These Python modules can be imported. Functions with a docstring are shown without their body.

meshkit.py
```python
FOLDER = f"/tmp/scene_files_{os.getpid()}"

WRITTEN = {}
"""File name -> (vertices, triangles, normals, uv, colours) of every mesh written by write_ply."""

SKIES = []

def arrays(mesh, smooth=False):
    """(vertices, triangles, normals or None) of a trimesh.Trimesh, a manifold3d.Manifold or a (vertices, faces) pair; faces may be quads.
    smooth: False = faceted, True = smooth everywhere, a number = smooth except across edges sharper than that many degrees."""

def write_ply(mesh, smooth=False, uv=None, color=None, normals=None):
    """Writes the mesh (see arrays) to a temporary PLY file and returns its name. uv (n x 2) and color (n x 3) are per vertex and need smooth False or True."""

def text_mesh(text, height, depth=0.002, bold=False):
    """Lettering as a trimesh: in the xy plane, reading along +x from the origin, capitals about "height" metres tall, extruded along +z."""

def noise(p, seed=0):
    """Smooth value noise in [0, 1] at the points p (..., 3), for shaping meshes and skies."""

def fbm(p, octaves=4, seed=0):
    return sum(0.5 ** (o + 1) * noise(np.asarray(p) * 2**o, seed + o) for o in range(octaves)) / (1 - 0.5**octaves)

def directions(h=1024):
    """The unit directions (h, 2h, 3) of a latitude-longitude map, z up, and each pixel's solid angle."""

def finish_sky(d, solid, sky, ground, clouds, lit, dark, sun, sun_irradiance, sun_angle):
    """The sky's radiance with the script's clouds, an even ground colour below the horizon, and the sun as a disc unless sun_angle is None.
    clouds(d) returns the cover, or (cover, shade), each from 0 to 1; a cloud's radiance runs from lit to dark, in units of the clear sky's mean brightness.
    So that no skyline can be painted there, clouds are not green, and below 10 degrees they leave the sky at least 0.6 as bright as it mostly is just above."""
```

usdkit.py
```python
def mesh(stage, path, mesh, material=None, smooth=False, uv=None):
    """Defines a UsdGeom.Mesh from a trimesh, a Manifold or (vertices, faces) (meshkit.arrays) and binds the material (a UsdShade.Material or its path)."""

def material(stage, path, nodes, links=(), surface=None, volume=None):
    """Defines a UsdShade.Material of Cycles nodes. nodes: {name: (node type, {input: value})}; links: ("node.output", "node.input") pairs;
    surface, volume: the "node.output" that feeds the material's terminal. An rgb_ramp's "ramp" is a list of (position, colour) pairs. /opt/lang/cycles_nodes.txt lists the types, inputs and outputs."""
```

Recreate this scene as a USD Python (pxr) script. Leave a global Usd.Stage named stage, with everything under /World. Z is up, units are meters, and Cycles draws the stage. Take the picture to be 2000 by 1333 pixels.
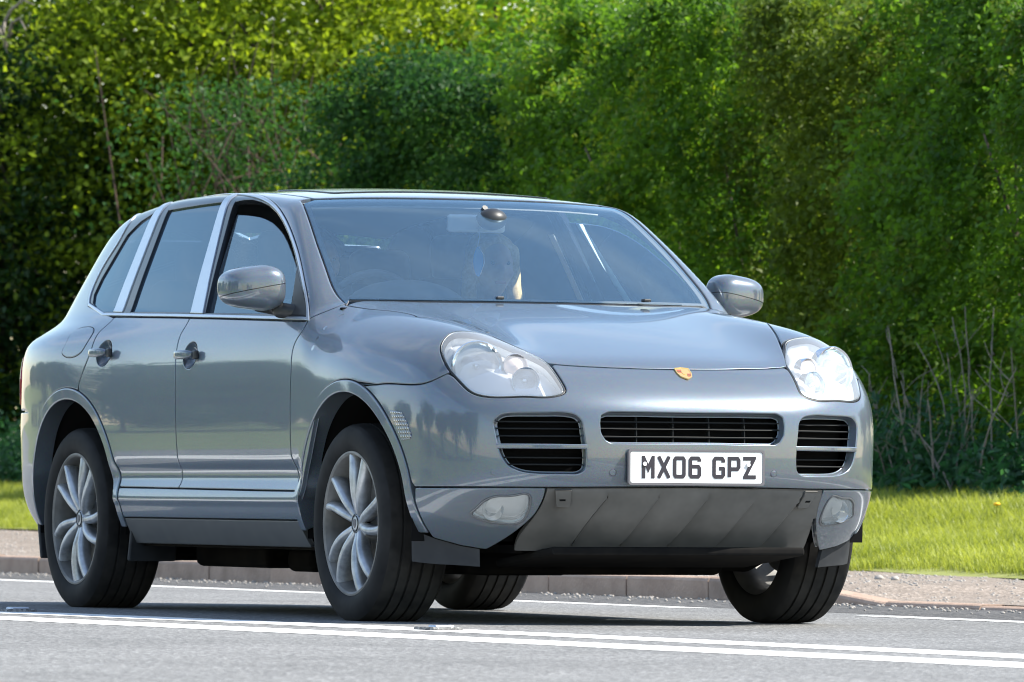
import math, random, shapely
import numpy as np, trimesh, usdkit, meshkit
import manifold3d as m3
from shapely.geometry import Polygon, MultiPolygon, Point, LineString, box as sbox
from shapely.ops import unary_union
from shapely import affinity
from scipy.spatial import Delaunay, cKDTree
from scipy.interpolate import PchipInterpolator, CubicSpline, splprep, splev
from scipy.ndimage import gaussian_filter1d
from pxr import Usd, UsdGeom, UsdLux, UsdShade, Gf, Sdf, Vt

stage = Usd.Stage.CreateInMemory()
UsdGeom.SetStageUpAxis(stage, 'Z'); UsdGeom.SetStageMetersPerUnit(stage, 1.0)
UsdGeom.Xform.Define(stage, '/World'); UsdGeom.Scope.Define(stage, '/World/Looks')

# ------------------------------------------------------------------ camera, sky, sun, exposure
CAM = np.array([24.9656386, -10.7743068, 0.47698768])
FPX = 13730.7                                   # focal length in pixels of the 2000 px wide photograph
AZ, EL, ROLL = 2.72277697, 0.0216804359, 0.00653536488
_d = np.array([math.cos(AZ)*math.cos(EL), math.sin(AZ)*math.cos(EL), math.sin(EL)])
_r = np.cross(_d, [0, 0, 1]); _r /= np.linalg.norm(_r); _u = np.cross(_r, _d)
RIGHT = math.cos(ROLL)*_r + math.sin(ROLL)*_u; UP = -math.sin(ROLL)*_r + math.cos(ROLL)*_u
cam = UsdGeom.Camera.Define(stage, '/World/camera')
cam.CreateHorizontalApertureAttr(36.0); cam.CreateVerticalApertureAttr(36.0*682/1024)
cam.CreateFocalLengthAttr(36.0*FPX/2000); cam.CreateClippingRangeAttr(Gf.Vec2f(0.5, 3000))
cam.CreateFStopAttr(13.0); cam.CreateFocusDistanceAttr(24.6)
cam.CreateExposureAttr(1.2)
_m = Gf.Matrix4d(*RIGHT, 0, *UP, 0, *(-_d), 0, *CAM, 1)
cam.AddTransformOp().Set(_m)

SUN_AZ, SUN_EL = math.radians(60), math.radians(48)      # towards the sun: from the car's nose (+x) to its left (+y)
SUN = np.array([math.cos(SUN_AZ)*math.cos(SUN_EL), math.sin(SUN_AZ)*math.cos(SUN_EL), math.sin(SUN_EL)])
dome = UsdLux.DomeLight.Define(stage, '/World/sky')
sun = UsdLux.DistantLight.Define(stage, '/World/sun')
sun.CreateNormalizeAttr(True); sun.CreateIntensityAttr(1.25); sun.CreateAngleAttr(0.53); sun.CreateColorAttr(Gf.Vec3f(1.0, 0.95, 0.85))
_z = SUN; _x = np.cross([0, 0, 1], _z); _x /= np.linalg.norm(_x); _y = np.cross(_z, _x)
UsdGeom.Xformable(sun).AddTransformOp().Set(Gf.Matrix4d(*_x, 0, *_y, 0, *_z, 0, 0, 0, 50, 1))

# ------------------------------------------------------------------ materials
def mat(name, nodes, links=(), surface='p.BSDF', volume=None):
    return usdkit.material(stage, '/World/Looks/' + name, nodes, links, surface=surface, volume=volume)
sky_mat = mat('sky', {
    'sky': ('sky_texture', {'sky_type': 'single_scattering', 'sun_disc': False, 'sun_elevation': SUN_EL, 'sun_rotation': math.atan2(SUN[0], SUN[1]), 'altitude': 60.0, 'air_density': 1.3, 'aerosol_density': 0.4, 'ozone_density': 1.0}),
    'tc': ('texture_coordinate', {}), 'mp': ('mapping', {'mapping_type': 'point', 'scale': (1, 1, 3.2)}),
    'n': ('noise_texture', {'scale': 2.4, 'detail': 7.0, 'roughness': 0.6}),
    'r': ('rgb_ramp', {'ramp': [(0.0, (0, 0, 0)), (0.50, (0, 0, 0)), (0.70, (.45, .45, .45)), (1, (.6, .6, .6))]}),
    'mx': ('mix_color', {'b': (6.0, 6.0, 6.2)}),
    'bg': ('background_shader', {'strength': 0.12})},
    [('tc.generated', 'mp.vector'), ('mp.vector', 'n.vector'), ('n.fac', 'r.fac'), ('r.color', 'mx.fac'), ('sky.color', 'mx.a'), ('mx.result', 'bg.color')], surface='bg.background')
UsdShade.MaterialBindingAPI.Apply(dome.GetPrim()).Bind(sky_mat)

def pbr(name, color, rough=.5, metal=0., **k):
    return mat(name, {'p': ('principled_bsdf', dict(base_color=color, roughness=rough, metallic=metal, **k))})
def noisy(name, c1, c2, scale, rough=.6, metal=0., bump=0., bscale=None, detail=4., coord='geometry.position', r2=None, lo=.35, hi=.65, **k):
    nodes = {'g': ('geometry', {}), 'n': ('noise_texture', {'scale': scale, 'detail': detail, 'roughness': .6}),
             'r': ('rgb_ramp', {'ramp': [(0, c1), (lo, c1), (hi, c2), (1, c2)]}), 'p': ('principled_bsdf', dict(roughness=rough, metallic=metal, **k))}
    links = [('g.position', 'n.vector'), ('n.fac', 'r.fac'), ('r.color', 'p.base_color')]
    if r2 is not None:
        nodes['mr'] = ('map_range', {'from_min': .3, 'from_max': .7, 'to_min': rough, 'to_max': r2, 'clamp': True}); links += [('n.fac', 'mr.value'), ('mr.result', 'p.roughness')]
    if bump:
        nodes['n2'] = ('noise_texture', {'scale': bscale or scale*3, 'detail': 4.}); nodes['b'] = ('bump', {'strength': 1.0, 'distance': bump})
        links += [('g.position', 'n2.vector'), ('n2.fac', 'b.height'), ('b.normal', 'p.normal')]
    return mat(name, nodes, links)

# metallic grey-blue paint: flakes, a clear coat, a little road dust
M = {}
M['paint'] = mat('car_paint', {
    'g': ('geometry', {}), 'v': ('voronoi_texture', {'scale': 900.0}), 'hs': ('mix_color', {'fac': .10, 'a': (.058, .080, .108)}),
    'n': ('noise_texture', {'scale': 5.0, 'detail': 6.0, 'roughness': .65}),
    'mr': ('map_range', {'from_min': .35, 'from_max': .75, 'to_min': .02, 'to_max': .07, 'clamp': True}),
    'p': ('principled_bsdf', {'metallic': .38, 'roughness': .34, 'coat_weight': 1.0, 'coat_ior': 1.62, 'specular_ior_level': .05})},
    [('g.position', 'v.vector'), ('v.color', 'hs.b'), ('hs.result', 'p.base_color'), ('g.position', 'n.vector'), ('n.fac', 'mr.value'), ('mr.result', 'p.coat_roughness')])
M['trim_silver'] = pbr('satin_silver_trim', (.40, .44, .50), .30, .75, coat_weight=.3)
M['arch_trim'] = noisy('arch_trim', (.20, .215, .225), (.24, .25, .26), 6, .42, .35)
mat_marker = mat('marker_lens', {'g': ('geometry', {}), 'v': ('wave_texture', {'wave_type': 'bands', 'bands_direction': 'z', 'scale': 22.}), 'v2': ('wave_texture', {'wave_type': 'bands', 'bands_direction': 'x', 'scale': 22.}), 'ml': ('math', {'math_type': 'multiply'}), 'b': ('bump', {'distance': .012}), 'r': ('rgb_ramp', {'ramp': [(0, (.16, .17, .18)), (1, (.78, .80, .82))]}), 'p': ('principled_bsdf', {'metallic': .5, 'roughness': .18, 'coat_weight': 1.0})}, [('g.position', 'v.vector'), ('g.position', 'v2.vector'), ('v.fac', 'ml.value1'), ('v2.fac', 'ml.value2'), ('ml.value', 'b.height'), ('ml.value', 'r.fac'), ('r.color', 'p.base_color'), ('b.normal', 'p.normal')])
M['lower_grey'] = noisy('lower_bumper_grey', (.13, .14, .155), (.165, .172, .185), 5, .34, .6)
M['skid'] = noisy('skid_plate_grey', (.075, .073, .070), (.125, .12, .115), 7, .5, .35, lo=.3, hi=.75)
M['black'] = pbr('black_plastic', (.018, .019, .021), .45)
M['matte'] = pbr('matt_black', (.006, .006, .0065), .9, specular_ior_level=.1)
M['gloss_black'] = pbr('gloss_black', (.012, .013, .016), .12)
M['flap'] = noisy('mud_flap_rubber', (.018, .020, .024), (.030, .032, .036), 9, .6, specular_ior_level=.25)
M['sill_grey'] = noisy('sill_grey', (.045, .048, .052), (.06, .063, .066), 7., .5)
M['under'] = noisy('underbody', (.005, .005, .0055), (.012, .011, .010), 8, .9, specular_ior_level=.1)
M['tyre'] = noisy('tyre_rubber', (.009, .0095, .0105), (.017, .017, .018), 9, .68, bump=.0006, bscale=60, specular_ior_level=.12)
M['tread'] = noisy('tyre_tread', (.013, .0128, .013), (.026, .025, .024), 12, .9, specular_ior_level=.1)
M['groove'] = pbr('tread_groove', (.006, .006, .006), .95)
M['alloy'] = noisy('wheel_alloy', (.30, .315, .335), (.50, .52, .55), 11, .28, .7, r2=.42)
M['barrel'] = noisy('wheel_barrel', (.20, .195, .19), (.10, .098, .095), 7, .5, .25)
M['disc'] = pbr('brake_disc', (.18, .17, .16), .45, .8)
M['chrome'] = pbr('chrome', (.75, .76, .78), .08, 1.0)
M['slat'] = pbr('grille_slat', (.008, .009, .0095), .6, specular_ior_level=.2)
M['reflector'] = pbr('lamp_reflector', (.80, .82, .84), .07, .95)
M['lamp_white'] = pbr('lamp_housing', (.66, .67, .68), .28, .35)
M['amber'] = pbr('amber_bulb_lens', (.80, .62, .55), .25)
M['red_lens'] = pbr('red_lamp_lens', (.35, .02, .03), .12, coat_weight=1.0)
M['interior'] = pbr('interior_dark', (.035, .037, .042), .75)
M['dash'] = noisy('dashboard_vinyl', (.13, .14, .145), (.16, .17, .175), 10, .62)
M['leather'] = noisy('seat_leather', (.075, .075, .082), (.10, .10, .11), 9, .5)
M['lining'] = pbr('pale_lining', (.55, .56, .55), .8)
M['pale'] = pbr('pale_plastic', (.85, .87, .86), .5)
M['seal'] = pbr('windscreen_seal', (.11, .105, .115), .6)
def glassy(name, tint, ior, haze=0., hazec=(.6, .65, .7), rough=0.):
    nodes = {'fr': ('fresnel', {'IOR': ior}), 't': ('transparent_bsdf', {'color': tint}), 'g': ('glossy_bsdf', {'color': (.66, .86, 1.0), 'roughness': rough}), 'm': ('mix_closure', {}),
             'd': ('diffuse_bsdf', {'color': hazec}), 'm2': ('mix_closure', {'fac': haze})}
    return mat(name, nodes, [('fr.fac', 'm.fac'), ('t.BSDF', 'm.closure1'), ('g.BSDF', 'm.closure2'), ('m.closure', 'm2.closure1'), ('d.BSDF', 'm2.closure2')], surface='m2.closure')
M['windscreen'] = glassy('windscreen_glass', (.90, .96, .96), 1.85, .055, (.30, .52, .76), .0)
M['glass'] = glassy('side_glass', (.55, .68, .66), 2.1, .03, (.5, .6, .7))
M['tinted'] = glassy('privacy_glass', (.06, .075, .10), 2.2, .06, (.12, .17, .26))
M['lamp_glass'] = glassy('headlamp_lens', (.95, .96, .97), 1.5, .14, (.86, .87, .88), .03)
M['plate'] = pbr('plate_white', (.70, .70, .70), .35)
M['ink'] = pbr('plate_ink', (.022, .018, .026), .4)
M['gold'] = pbr('crest_gold', (.80, .55, .22), .28, .8)
M['red'] = pbr('crest_red', (.45, .05, .06), .3)

# ------------------------------------------------------------------ prims
_used = {}
def path_for(parent, name):
    base = (parent if isinstance(parent, str) else str(parent.GetPath())) if parent is not None else '/World'
    k = base + '/' + name; n = _used.get(k, 0); _used[k] = n + 1
    return k if n == 0 else f'{k}_{n:03d}'
def tag(p, label=None, cat=None, group=None, kind=None):
    p = p.GetPrim() if hasattr(p, 'GetPrim') else p
    for k, v in (('label', label), ('category', cat), ('group', group), ('kind', kind)):
        if v: p.SetCustomDataByKey(k, v)
    return p
def thing(name, label, cat, loc=(0, 0, 0), rz=0., group=None):
    x = UsdGeom.Xform.Define(stage, path_for(None, name)); x.AddTranslateOp().Set(Gf.Vec3d(*map(float, loc))); x.AddRotateZOp().Set(float(rz))
    return tag(x, label, cat, group)
def arr(mesh, smooth):
    if isinstance(mesh, dict): return mesh['v'], mesh['f'], mesh['n']
    return meshkit.arrays(mesh, smooth)
def obj(parent, name, mesh, material, smooth=30, label=None, **k):
    v, f, n = arr(mesh, smooth)
    m = UsdGeom.Mesh.Define(stage, path_for(parent, name))
    m.CreatePointsAttr(Vt.Vec3fArray.FromNumpy(np.asarray(v, np.float32)))
    m.CreateFaceVertexCountsAttr(Vt.IntArray.FromNumpy(np.full(len(f), 3, np.int32)))
    m.CreateFaceVertexIndicesAttr(Vt.IntArray.FromNumpy(np.asarray(f, np.int32).ravel()))
    m.CreateSubdivisionSchemeAttr('none')
    if n is not None:
        m.CreateNormalsAttr(Vt.Vec3fArray.FromNumpy(np.asarray(n, np.float32))); m.SetNormalsInterpolation('vertex')
    UsdShade.MaterialBindingAPI.Apply(m.GetPrim()).Bind(M[material] if isinstance(material, str) else material)
    tag(m, label, **k)
    return m.GetPrim()
def V(*a): return np.array(a, float)
def cat_(*ms): return trimesh.util.concatenate([x if isinstance(x, trimesh.Trimesh) else trimesh.Trimesh(x['v'], x['f'], process=False) for x in ms])
def mirrored(m):
    if isinstance(m, dict):
        s = np.array([1, -1, 1.]); return dict(v=m['v']*s, f=m['f'][:, ::-1], n=m['n']*s)
    m = m.copy(); m.vertices = m.vertices*[1, -1, 1]; m.faces = m.faces[:, ::-1]; return m
def mani(m):
    q = m.to_mesh(); return trimesh.Trimesh(q.vert_properties[:, :3], q.tri_verts, process=False)
def rbox(size, r=.01, seg=2):
    """box with rounded edges, centred"""
    s = np.array(size)/2 - r
    pts = []
    ball = trimesh.creation.icosphere(seg - 1, r).vertices
    for c in np.ndindex(2, 2, 2): pts.append(ball + s*(np.array(c)*2 - 1))
    return trimesh.convex.convex_hull(np.vstack(pts))
def at(m, loc=(0, 0, 0), rot=None):
    m = m.copy()
    if rot is not None: m.apply_transform(trimesh.transformations.euler_matrix(*rot))
    m.apply_translation(loc); return m
def tube(pts, rad, sides=8, cap=True):
    p = np.asarray(pts, float); rad = np.broadcast_to(rad, (len(p),)).astype(float)
    t = np.gradient(p, axis=0); t /= np.linalg.norm(t, axis=1, keepdims=True) + 1e-12
    a = np.cross(t, [0.13, .21, 1.0]); a /= np.linalg.norm(a, axis=1, keepdims=True) + 1e-9; b = np.cross(t, a)
    ang = np.arange(sides)*2*np.pi/sides
    v = p[:, None] + rad[:, None, None]*(np.cos(ang)[None, :, None]*a[:, None] + np.sin(ang)[None, :, None]*b[:, None])
    f = []
    for i in range(len(p) - 1):
        for j in range(sides):
            k = (j + 1) % sides; q = [i*sides + j, i*sides + k, (i + 1)*sides + k, (i + 1)*sides + j]; f += [q[:3], [q[0], q[2], q[3]]]
    v = v.reshape(-1, 3)
    if cap:
        n = len(v); v = np.vstack([v, p[0], p[-1]])
        for j in range(sides):
            k = (j + 1) % sides; f += [[n, k, j], [n + 1, (len(p) - 1)*sides + j, (len(p) - 1)*sides + k]]
    return trimesh.Trimesh(v, f, process=False)
def lathe(prof, seg=48, axis='y'):
    """revolve (radius, axial) points about an axis"""
    prof = np.array(prof, float); a = np.linspace(0, 2*np.pi, seg, endpoint=False); n = len(prof)
    v = np.stack([prof[:, 0][None]*np.cos(a)[:, None], np.broadcast_to(prof[:, 1], (seg, n)), prof[:, 0][None]*np.sin(a)[:, None]], -1).reshape(-1, 3)
    f = []
    for i in range(seg):
        for j in range(n - 1):
            q = [i*n + j, i*n + j + 1, ((i + 1) % seg)*n + j + 1, ((i + 1) % seg)*n + j]; f += [q[:3], [q[0], q[2], q[3]]]
    m = trimesh.Trimesh(v, f, process=False)
    if axis == 'x': m.vertices = m.vertices[:, [1, 0, 2]]; m.faces = m.faces[:, ::-1]
    if axis == 'z': m.vertices = m.vertices[:, [0, 2, 1]]; m.faces = m.faces[:, ::-1]
    return m
def hull_chain(joints, refine=.02, bones=None, smooth_it=8):
    """one smooth body from (point, radius) joints joined along bones"""
    parts = []
    for a, b in bones:
        (p, r), (q, s) = joints[a], joints[b]
        parts.append(m3.Manifold.batch_hull([m3.Manifold.sphere(r, 20).translate(tuple(map(float, p))), m3.Manifold.sphere(s, 20).translate(tuple(map(float, q)))]))
    m = parts[0]
    for x in parts[1:]: m = m + x
    t = mani(m.refine_to_length(refine)); t.merge_vertices()
    trimesh.smoothing.filter_taubin(t, iterations=smooth_it); return t

# the photograph's pixels as rays, used to read where lines run on the car's surface
def ray(uv):
    uv = np.atleast_2d(np.asarray(uv, float)); v = _d + (uv[:, :1] - 1000)/FPX*RIGHT - (uv[:, 1:] - 666.5)/FPX*UP
    return v/np.linalg.norm(v, axis=1, keepdims=True)
def ray_plane(uv, axis, val):
    v = ray(uv); return CAM + ((val - CAM[axis])/v[:, axis])[:, None]*v
def road_z(y): return .0055 - .0066*np.asarray(y, float)
def ground(uv):
    v = ray(uv); t = (.0055 - .0066*CAM[1] - CAM[2])/(v[:, 2] + .0066*v[:, 1]); return CAM + t[:, None]*v
def curve(pts, sig=0.03, ext=0.4):
    """smooth curve through (u, v) points: a pchip, slightly blurred, as a C2 spline"""
    p=np.array(sorted(pts),float); u=np.linspace(p[0,0]-ext,p[-1,0]+ext,700)
    f=PchipInterpolator(p[:,0],p[:,1]); 
    s0=f(p[0,0],1);s1=f(p[-1,0],1)
    v=np.where(u<p[0,0],p[0,1]+s0*(u-p[0,0]),np.where(u>p[-1,0],p[-1,1]+s1*(u-p[-1,0]),f(np.clip(u,p[0,0],p[-1,0]))))
    v=gaussian_filter1d(v,sig/(u[1]-u[0]),mode='nearest')
    c=CubicSpline(u,v); lo,hi=u[8],u[-8]
    return lambda q:c(np.clip(q,lo,hi))
def smax(a,b,k):
    h=np.maximum(k-np.abs(a-b),0)/k
    return np.maximum(a,b)+h*h*h*k/6.0
def smin(a,b,k): return -smax(-a,-b,k)
def bump(u): return np.exp(-u*u)
def sstep(u): u=np.clip(u,0,1); return u*u*u*(u*(6*u-15)+10)

HOOD=curve([(0.3,1.27),(0.7,1.235),(0.95,1.203),(1.2,1.165),(1.5,1.108),(1.8,1.043),(2.05,.982),(2.2,.940),(2.32,.885),(2.40,.835)],.06)
RIDGE=curve([(0.6,.0),(1.0,.008),(1.3,.024),(1.6,.045),(1.85,.06),(2.0,.057),(2.15,.03),(2.35,.0)],.08)
ROOF=curve([(0.9,1.47),(0.55,1.560),(.36,1.604),(.1,1.634),(-.3,1.660),(-.7,1.668),(-1.1,1.664),(-1.5,1.640),(-1.8,1.594),(-2.1,1.52)],.06)
NOSE=curve([(.18,2.02),(.24,2.10),(.30,2.175),(.378,2.262),(.464,2.335),(.497,2.362),(.53,2.371),(.6,2.374),(.7,2.372),(.77,2.366),(.82,2.345),(.88,2.30),(1.0,2.2),(1.1,2.08)],.02)
TAIL=curve([(.2,-2.05),(.3,-2.2),(.42,-2.34),(.55,-2.395),(.7,-2.395),(.85,-2.36),(1.0,-2.34),(1.1,-2.31),(1.2,-2.24),(1.4,-2.06),(1.55,-1.92),(1.7,-1.80)],.03)
SIDE=curve([(.15,.80),(.22,.842),(.28,.880),(.34,.910),(.40,.932),(.47,.942),(.54,.940),(.62,.942),(.75,.946),(.88,.944),(.98,.936),(1.06,.918),(1.11,.898),(1.15,.876),(1.20,.858),(1.30,.822),(1.42,.775),(1.52,.735),(1.60,.702),(1.70,.655)],.018)
PLAN=curve([(-2.4,.10),(-2.1,.035),(-1.8,.006),(-1.5,0),(-.9,.0),(0,.0),(.8,0),(1.45,.0),(1.75,.012),(2.0,.045),(2.2,.12),(2.4,.26)],.1)
CAB=curve([(-2.4,.20),(-2.1,.12),(-1.7,.058),(-1.3,.026),(-.9,.010),(-.5,0),(0,-.003),(.4,.0),(1.2,.012),(2.4,.02)],.12)
DOOR=curve([(.2,0),(.42,0),(.445,-.005),(.47,.001),(.487,.006),(.505,.013),(.53,.021),(.555,.020),(.585,.008),(.61,.002),(.66,0),(1.0,0)],.006)
def W(x,z):
    up=sstep((z-1.04)/.16)
    w=SIDE(z)-PLAN(x)*(1-up)-CAB(x)*up
    w=w-DOOR(z)*sstep((1.02-np.abs(x))/.10)*(np.abs(z-.5)<.35)
    low=sstep((z-.35)/.2)*(1-up)
    w=w+.022*bump((x-1.45)/.42)*sstep((z-.3)/.3)*(1-sstep((z-.9)/.35))
    w=w+.022*bump((x+1.45)/.45)*sstep((z-.3)/.3)*(1-sstep((z-1.1)/.12))
    # shoulder of the rear haunch
    w=w+.020*bump((x+1.85)/.45)*bump((z-1.05)/.18)+.012*bump((x+1.9)/.4)*sstep((z-.4)/.2)*(1-sstep((z-1.0)/.2))
    return w
def T(x,y):
    y=np.abs(y)
    hood=HOOD(x)-.05*y*y+RIDGE(x)*bump((y-.70)/.17)-.10*np.maximum(y-.72,0)**2*3
    xb=x+.26*y*y
    ws=(1.613-.605*(xb-.36)+.02*np.clip(1-((xb-.70)/.36)**2,-1.2,1))
    roof=ROOF(x)-.055*y*y-.04*y**4
    cab=smin(ws,roof,.05)
    return smax(hood,cab,.012)
def F(P):
    x,y,z=P[...,0],np.abs(P[...,1]),P[...,2]
    s=y-W(x,z)
    t=(z-T(x,y))*np.where(x>1.05,.93,.88)
    hoodness=sstep((x-.75)/.45)
    rearness=sstep((-x-.9)/.6)
    k=.07+.225*hoodness+.05*rearness
    f=smax(s*.93,t,k)
    n=(x-(NOSE(z)-.375*y**3))*.9
    f=smax(f,n,.16+.0*z)
    r=((TAIL(z)+.16*y**2.5)-x)*np.where(z>1.1,.8,.95)
    f=smax(f,r,.24)
    b=.235-z
    return smax(f,b,.05)
def grad(P,e=8e-4):
    g=np.stack([F(P+np.eye(3)[i]*e)-F(P-np.eye(3)[i]*e) for i in range(3)],-1)/(2*e)
    return g
def cast(O,D,t0,t1,n=60,fac=.85,Ff=None):
    """first hit of rays O+tD with F=0 between t0 and t1; nan where it misses"""
    Ff=Ff or F
    O=np.broadcast_to(O,D.shape); t=np.full(D.shape[:-1],float(t0)) if np.ndim(t0)==0 else np.array(t0,float)
    done=np.zeros(t.shape,bool);miss=np.zeros(t.shape,bool)
    for i in range(n):
        a=~done&~miss
        if not a.any():break
        f=Ff(O[a]+t[a][:,None]*D[a])
        ta=t[a]+fac*np.clip(f,-.12,.22)
        t[a]=ta
        da=np.zeros_like(done);da[np.where(a)[0][np.abs(f)<1e-5]]=True
        done|=da
        miss|=a&(t>t1)
    t[miss|(~done&(t>t1))]=np.nan
    return O+t[:,None]*D

# ------------------------------------------------------------------ panels cut from the one smooth body
class Proj:
    """orthographic projection along direction D onto a plane; to3d finds the body's surface along D"""
    def __init__(s, D, off=0.):
        s.D = np.array(D, float)/np.linalg.norm(D)
        s.a = np.cross(s.D, [0, 0, 1.]) if abs(s.D[2]) < .95 else np.array([1., 0, 0]); s.a -= s.D*(s.a @ s.D); s.a /= np.linalg.norm(s.a); s.b = np.cross(s.a, s.D)
    def to2d(s, P): P = np.asarray(P); return np.stack([P @ s.a, P @ s.b], -1)
    def to3d(s, uv, side=-1):
        uv = np.asarray(uv, float); c = np.array([0, .0, .8]); c = c - s.D*(c @ s.D)*0
        base = uv[:, :1]*s.a + uv[:, 1:]*s.b + s.D*(np.array([0, -.3, .8]) @ s.D)
        return cast(base - 3.2*s.D, np.broadcast_to(s.D, base.shape), 0., 6.5, 110, .8)
class Cyl:
    """projection on a vertical cylinder about (x0, 0); u = angle from the nose (or tail), v = height"""
    def __init__(s, x0, sign=1): s.x0, s.s = x0, sign
    def to2d(s, P): P = np.asarray(P); return np.stack([np.arctan2(P[:, 1], s.s*(P[:, 0] - s.x0)), P[:, 2]], -1)
    def to3d(s, uv):
        uv = np.asarray(uv, float); d = np.stack([s.s*np.cos(uv[:, 0]), np.sin(uv[:, 0]), 0*uv[:, 0]], -1)
        return cast(np.stack([0*uv[:, 0] + s.x0, 0*uv[:, 0], uv[:, 1]], -1) + 2.2*d, -d, 0., 2.2, 90, .8)
def unit(n): return n/np.maximum(np.linalg.norm(n, axis=-1, keepdims=True), 1e-12)
def resample(p, step, closed=False):
    p = np.asarray(p, float)
    if closed: p = np.vstack([p, p[:1]])
    s = np.r_[0, np.cumsum(np.linalg.norm(np.diff(p, axis=0), axis=1))]; n = max(2, int(round(s[-1]/step)) + 1)
    q = np.linspace(0, s[-1], n); o = np.stack([np.interp(q, s, p[:, k]) for k in range(p.shape[1])], -1)
    return o[:-1] if closed else o
def smooth_line(p, step=.01, closed=False, k=3):
    """spline through points"""
    p = np.asarray(p, float); p = p[~np.isnan(p).any(1)]
    p = p[np.r_[True, np.linalg.norm(np.diff(p, axis=0), axis=1) > 1e-6]]
    if closed: p = np.vstack([p, p[:1]])
    tck, u = splprep(p.T, s=0, k=min(k, len(p) - 1), per=closed); q = np.stack(splev(np.linspace(0, 1, 400), tck), -1)
    return resample(q[:-1] if closed else q, step, closed)
def pix(p): return cast(CAM, ray(p), 21.5, 30.5, 90, .8)        # photograph pixels -> points on the body
def polys(g): return [x for x in getattr(g, 'geoms', [g]) if x.geom_type == 'Polygon' and x.area > 1e-6]
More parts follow.
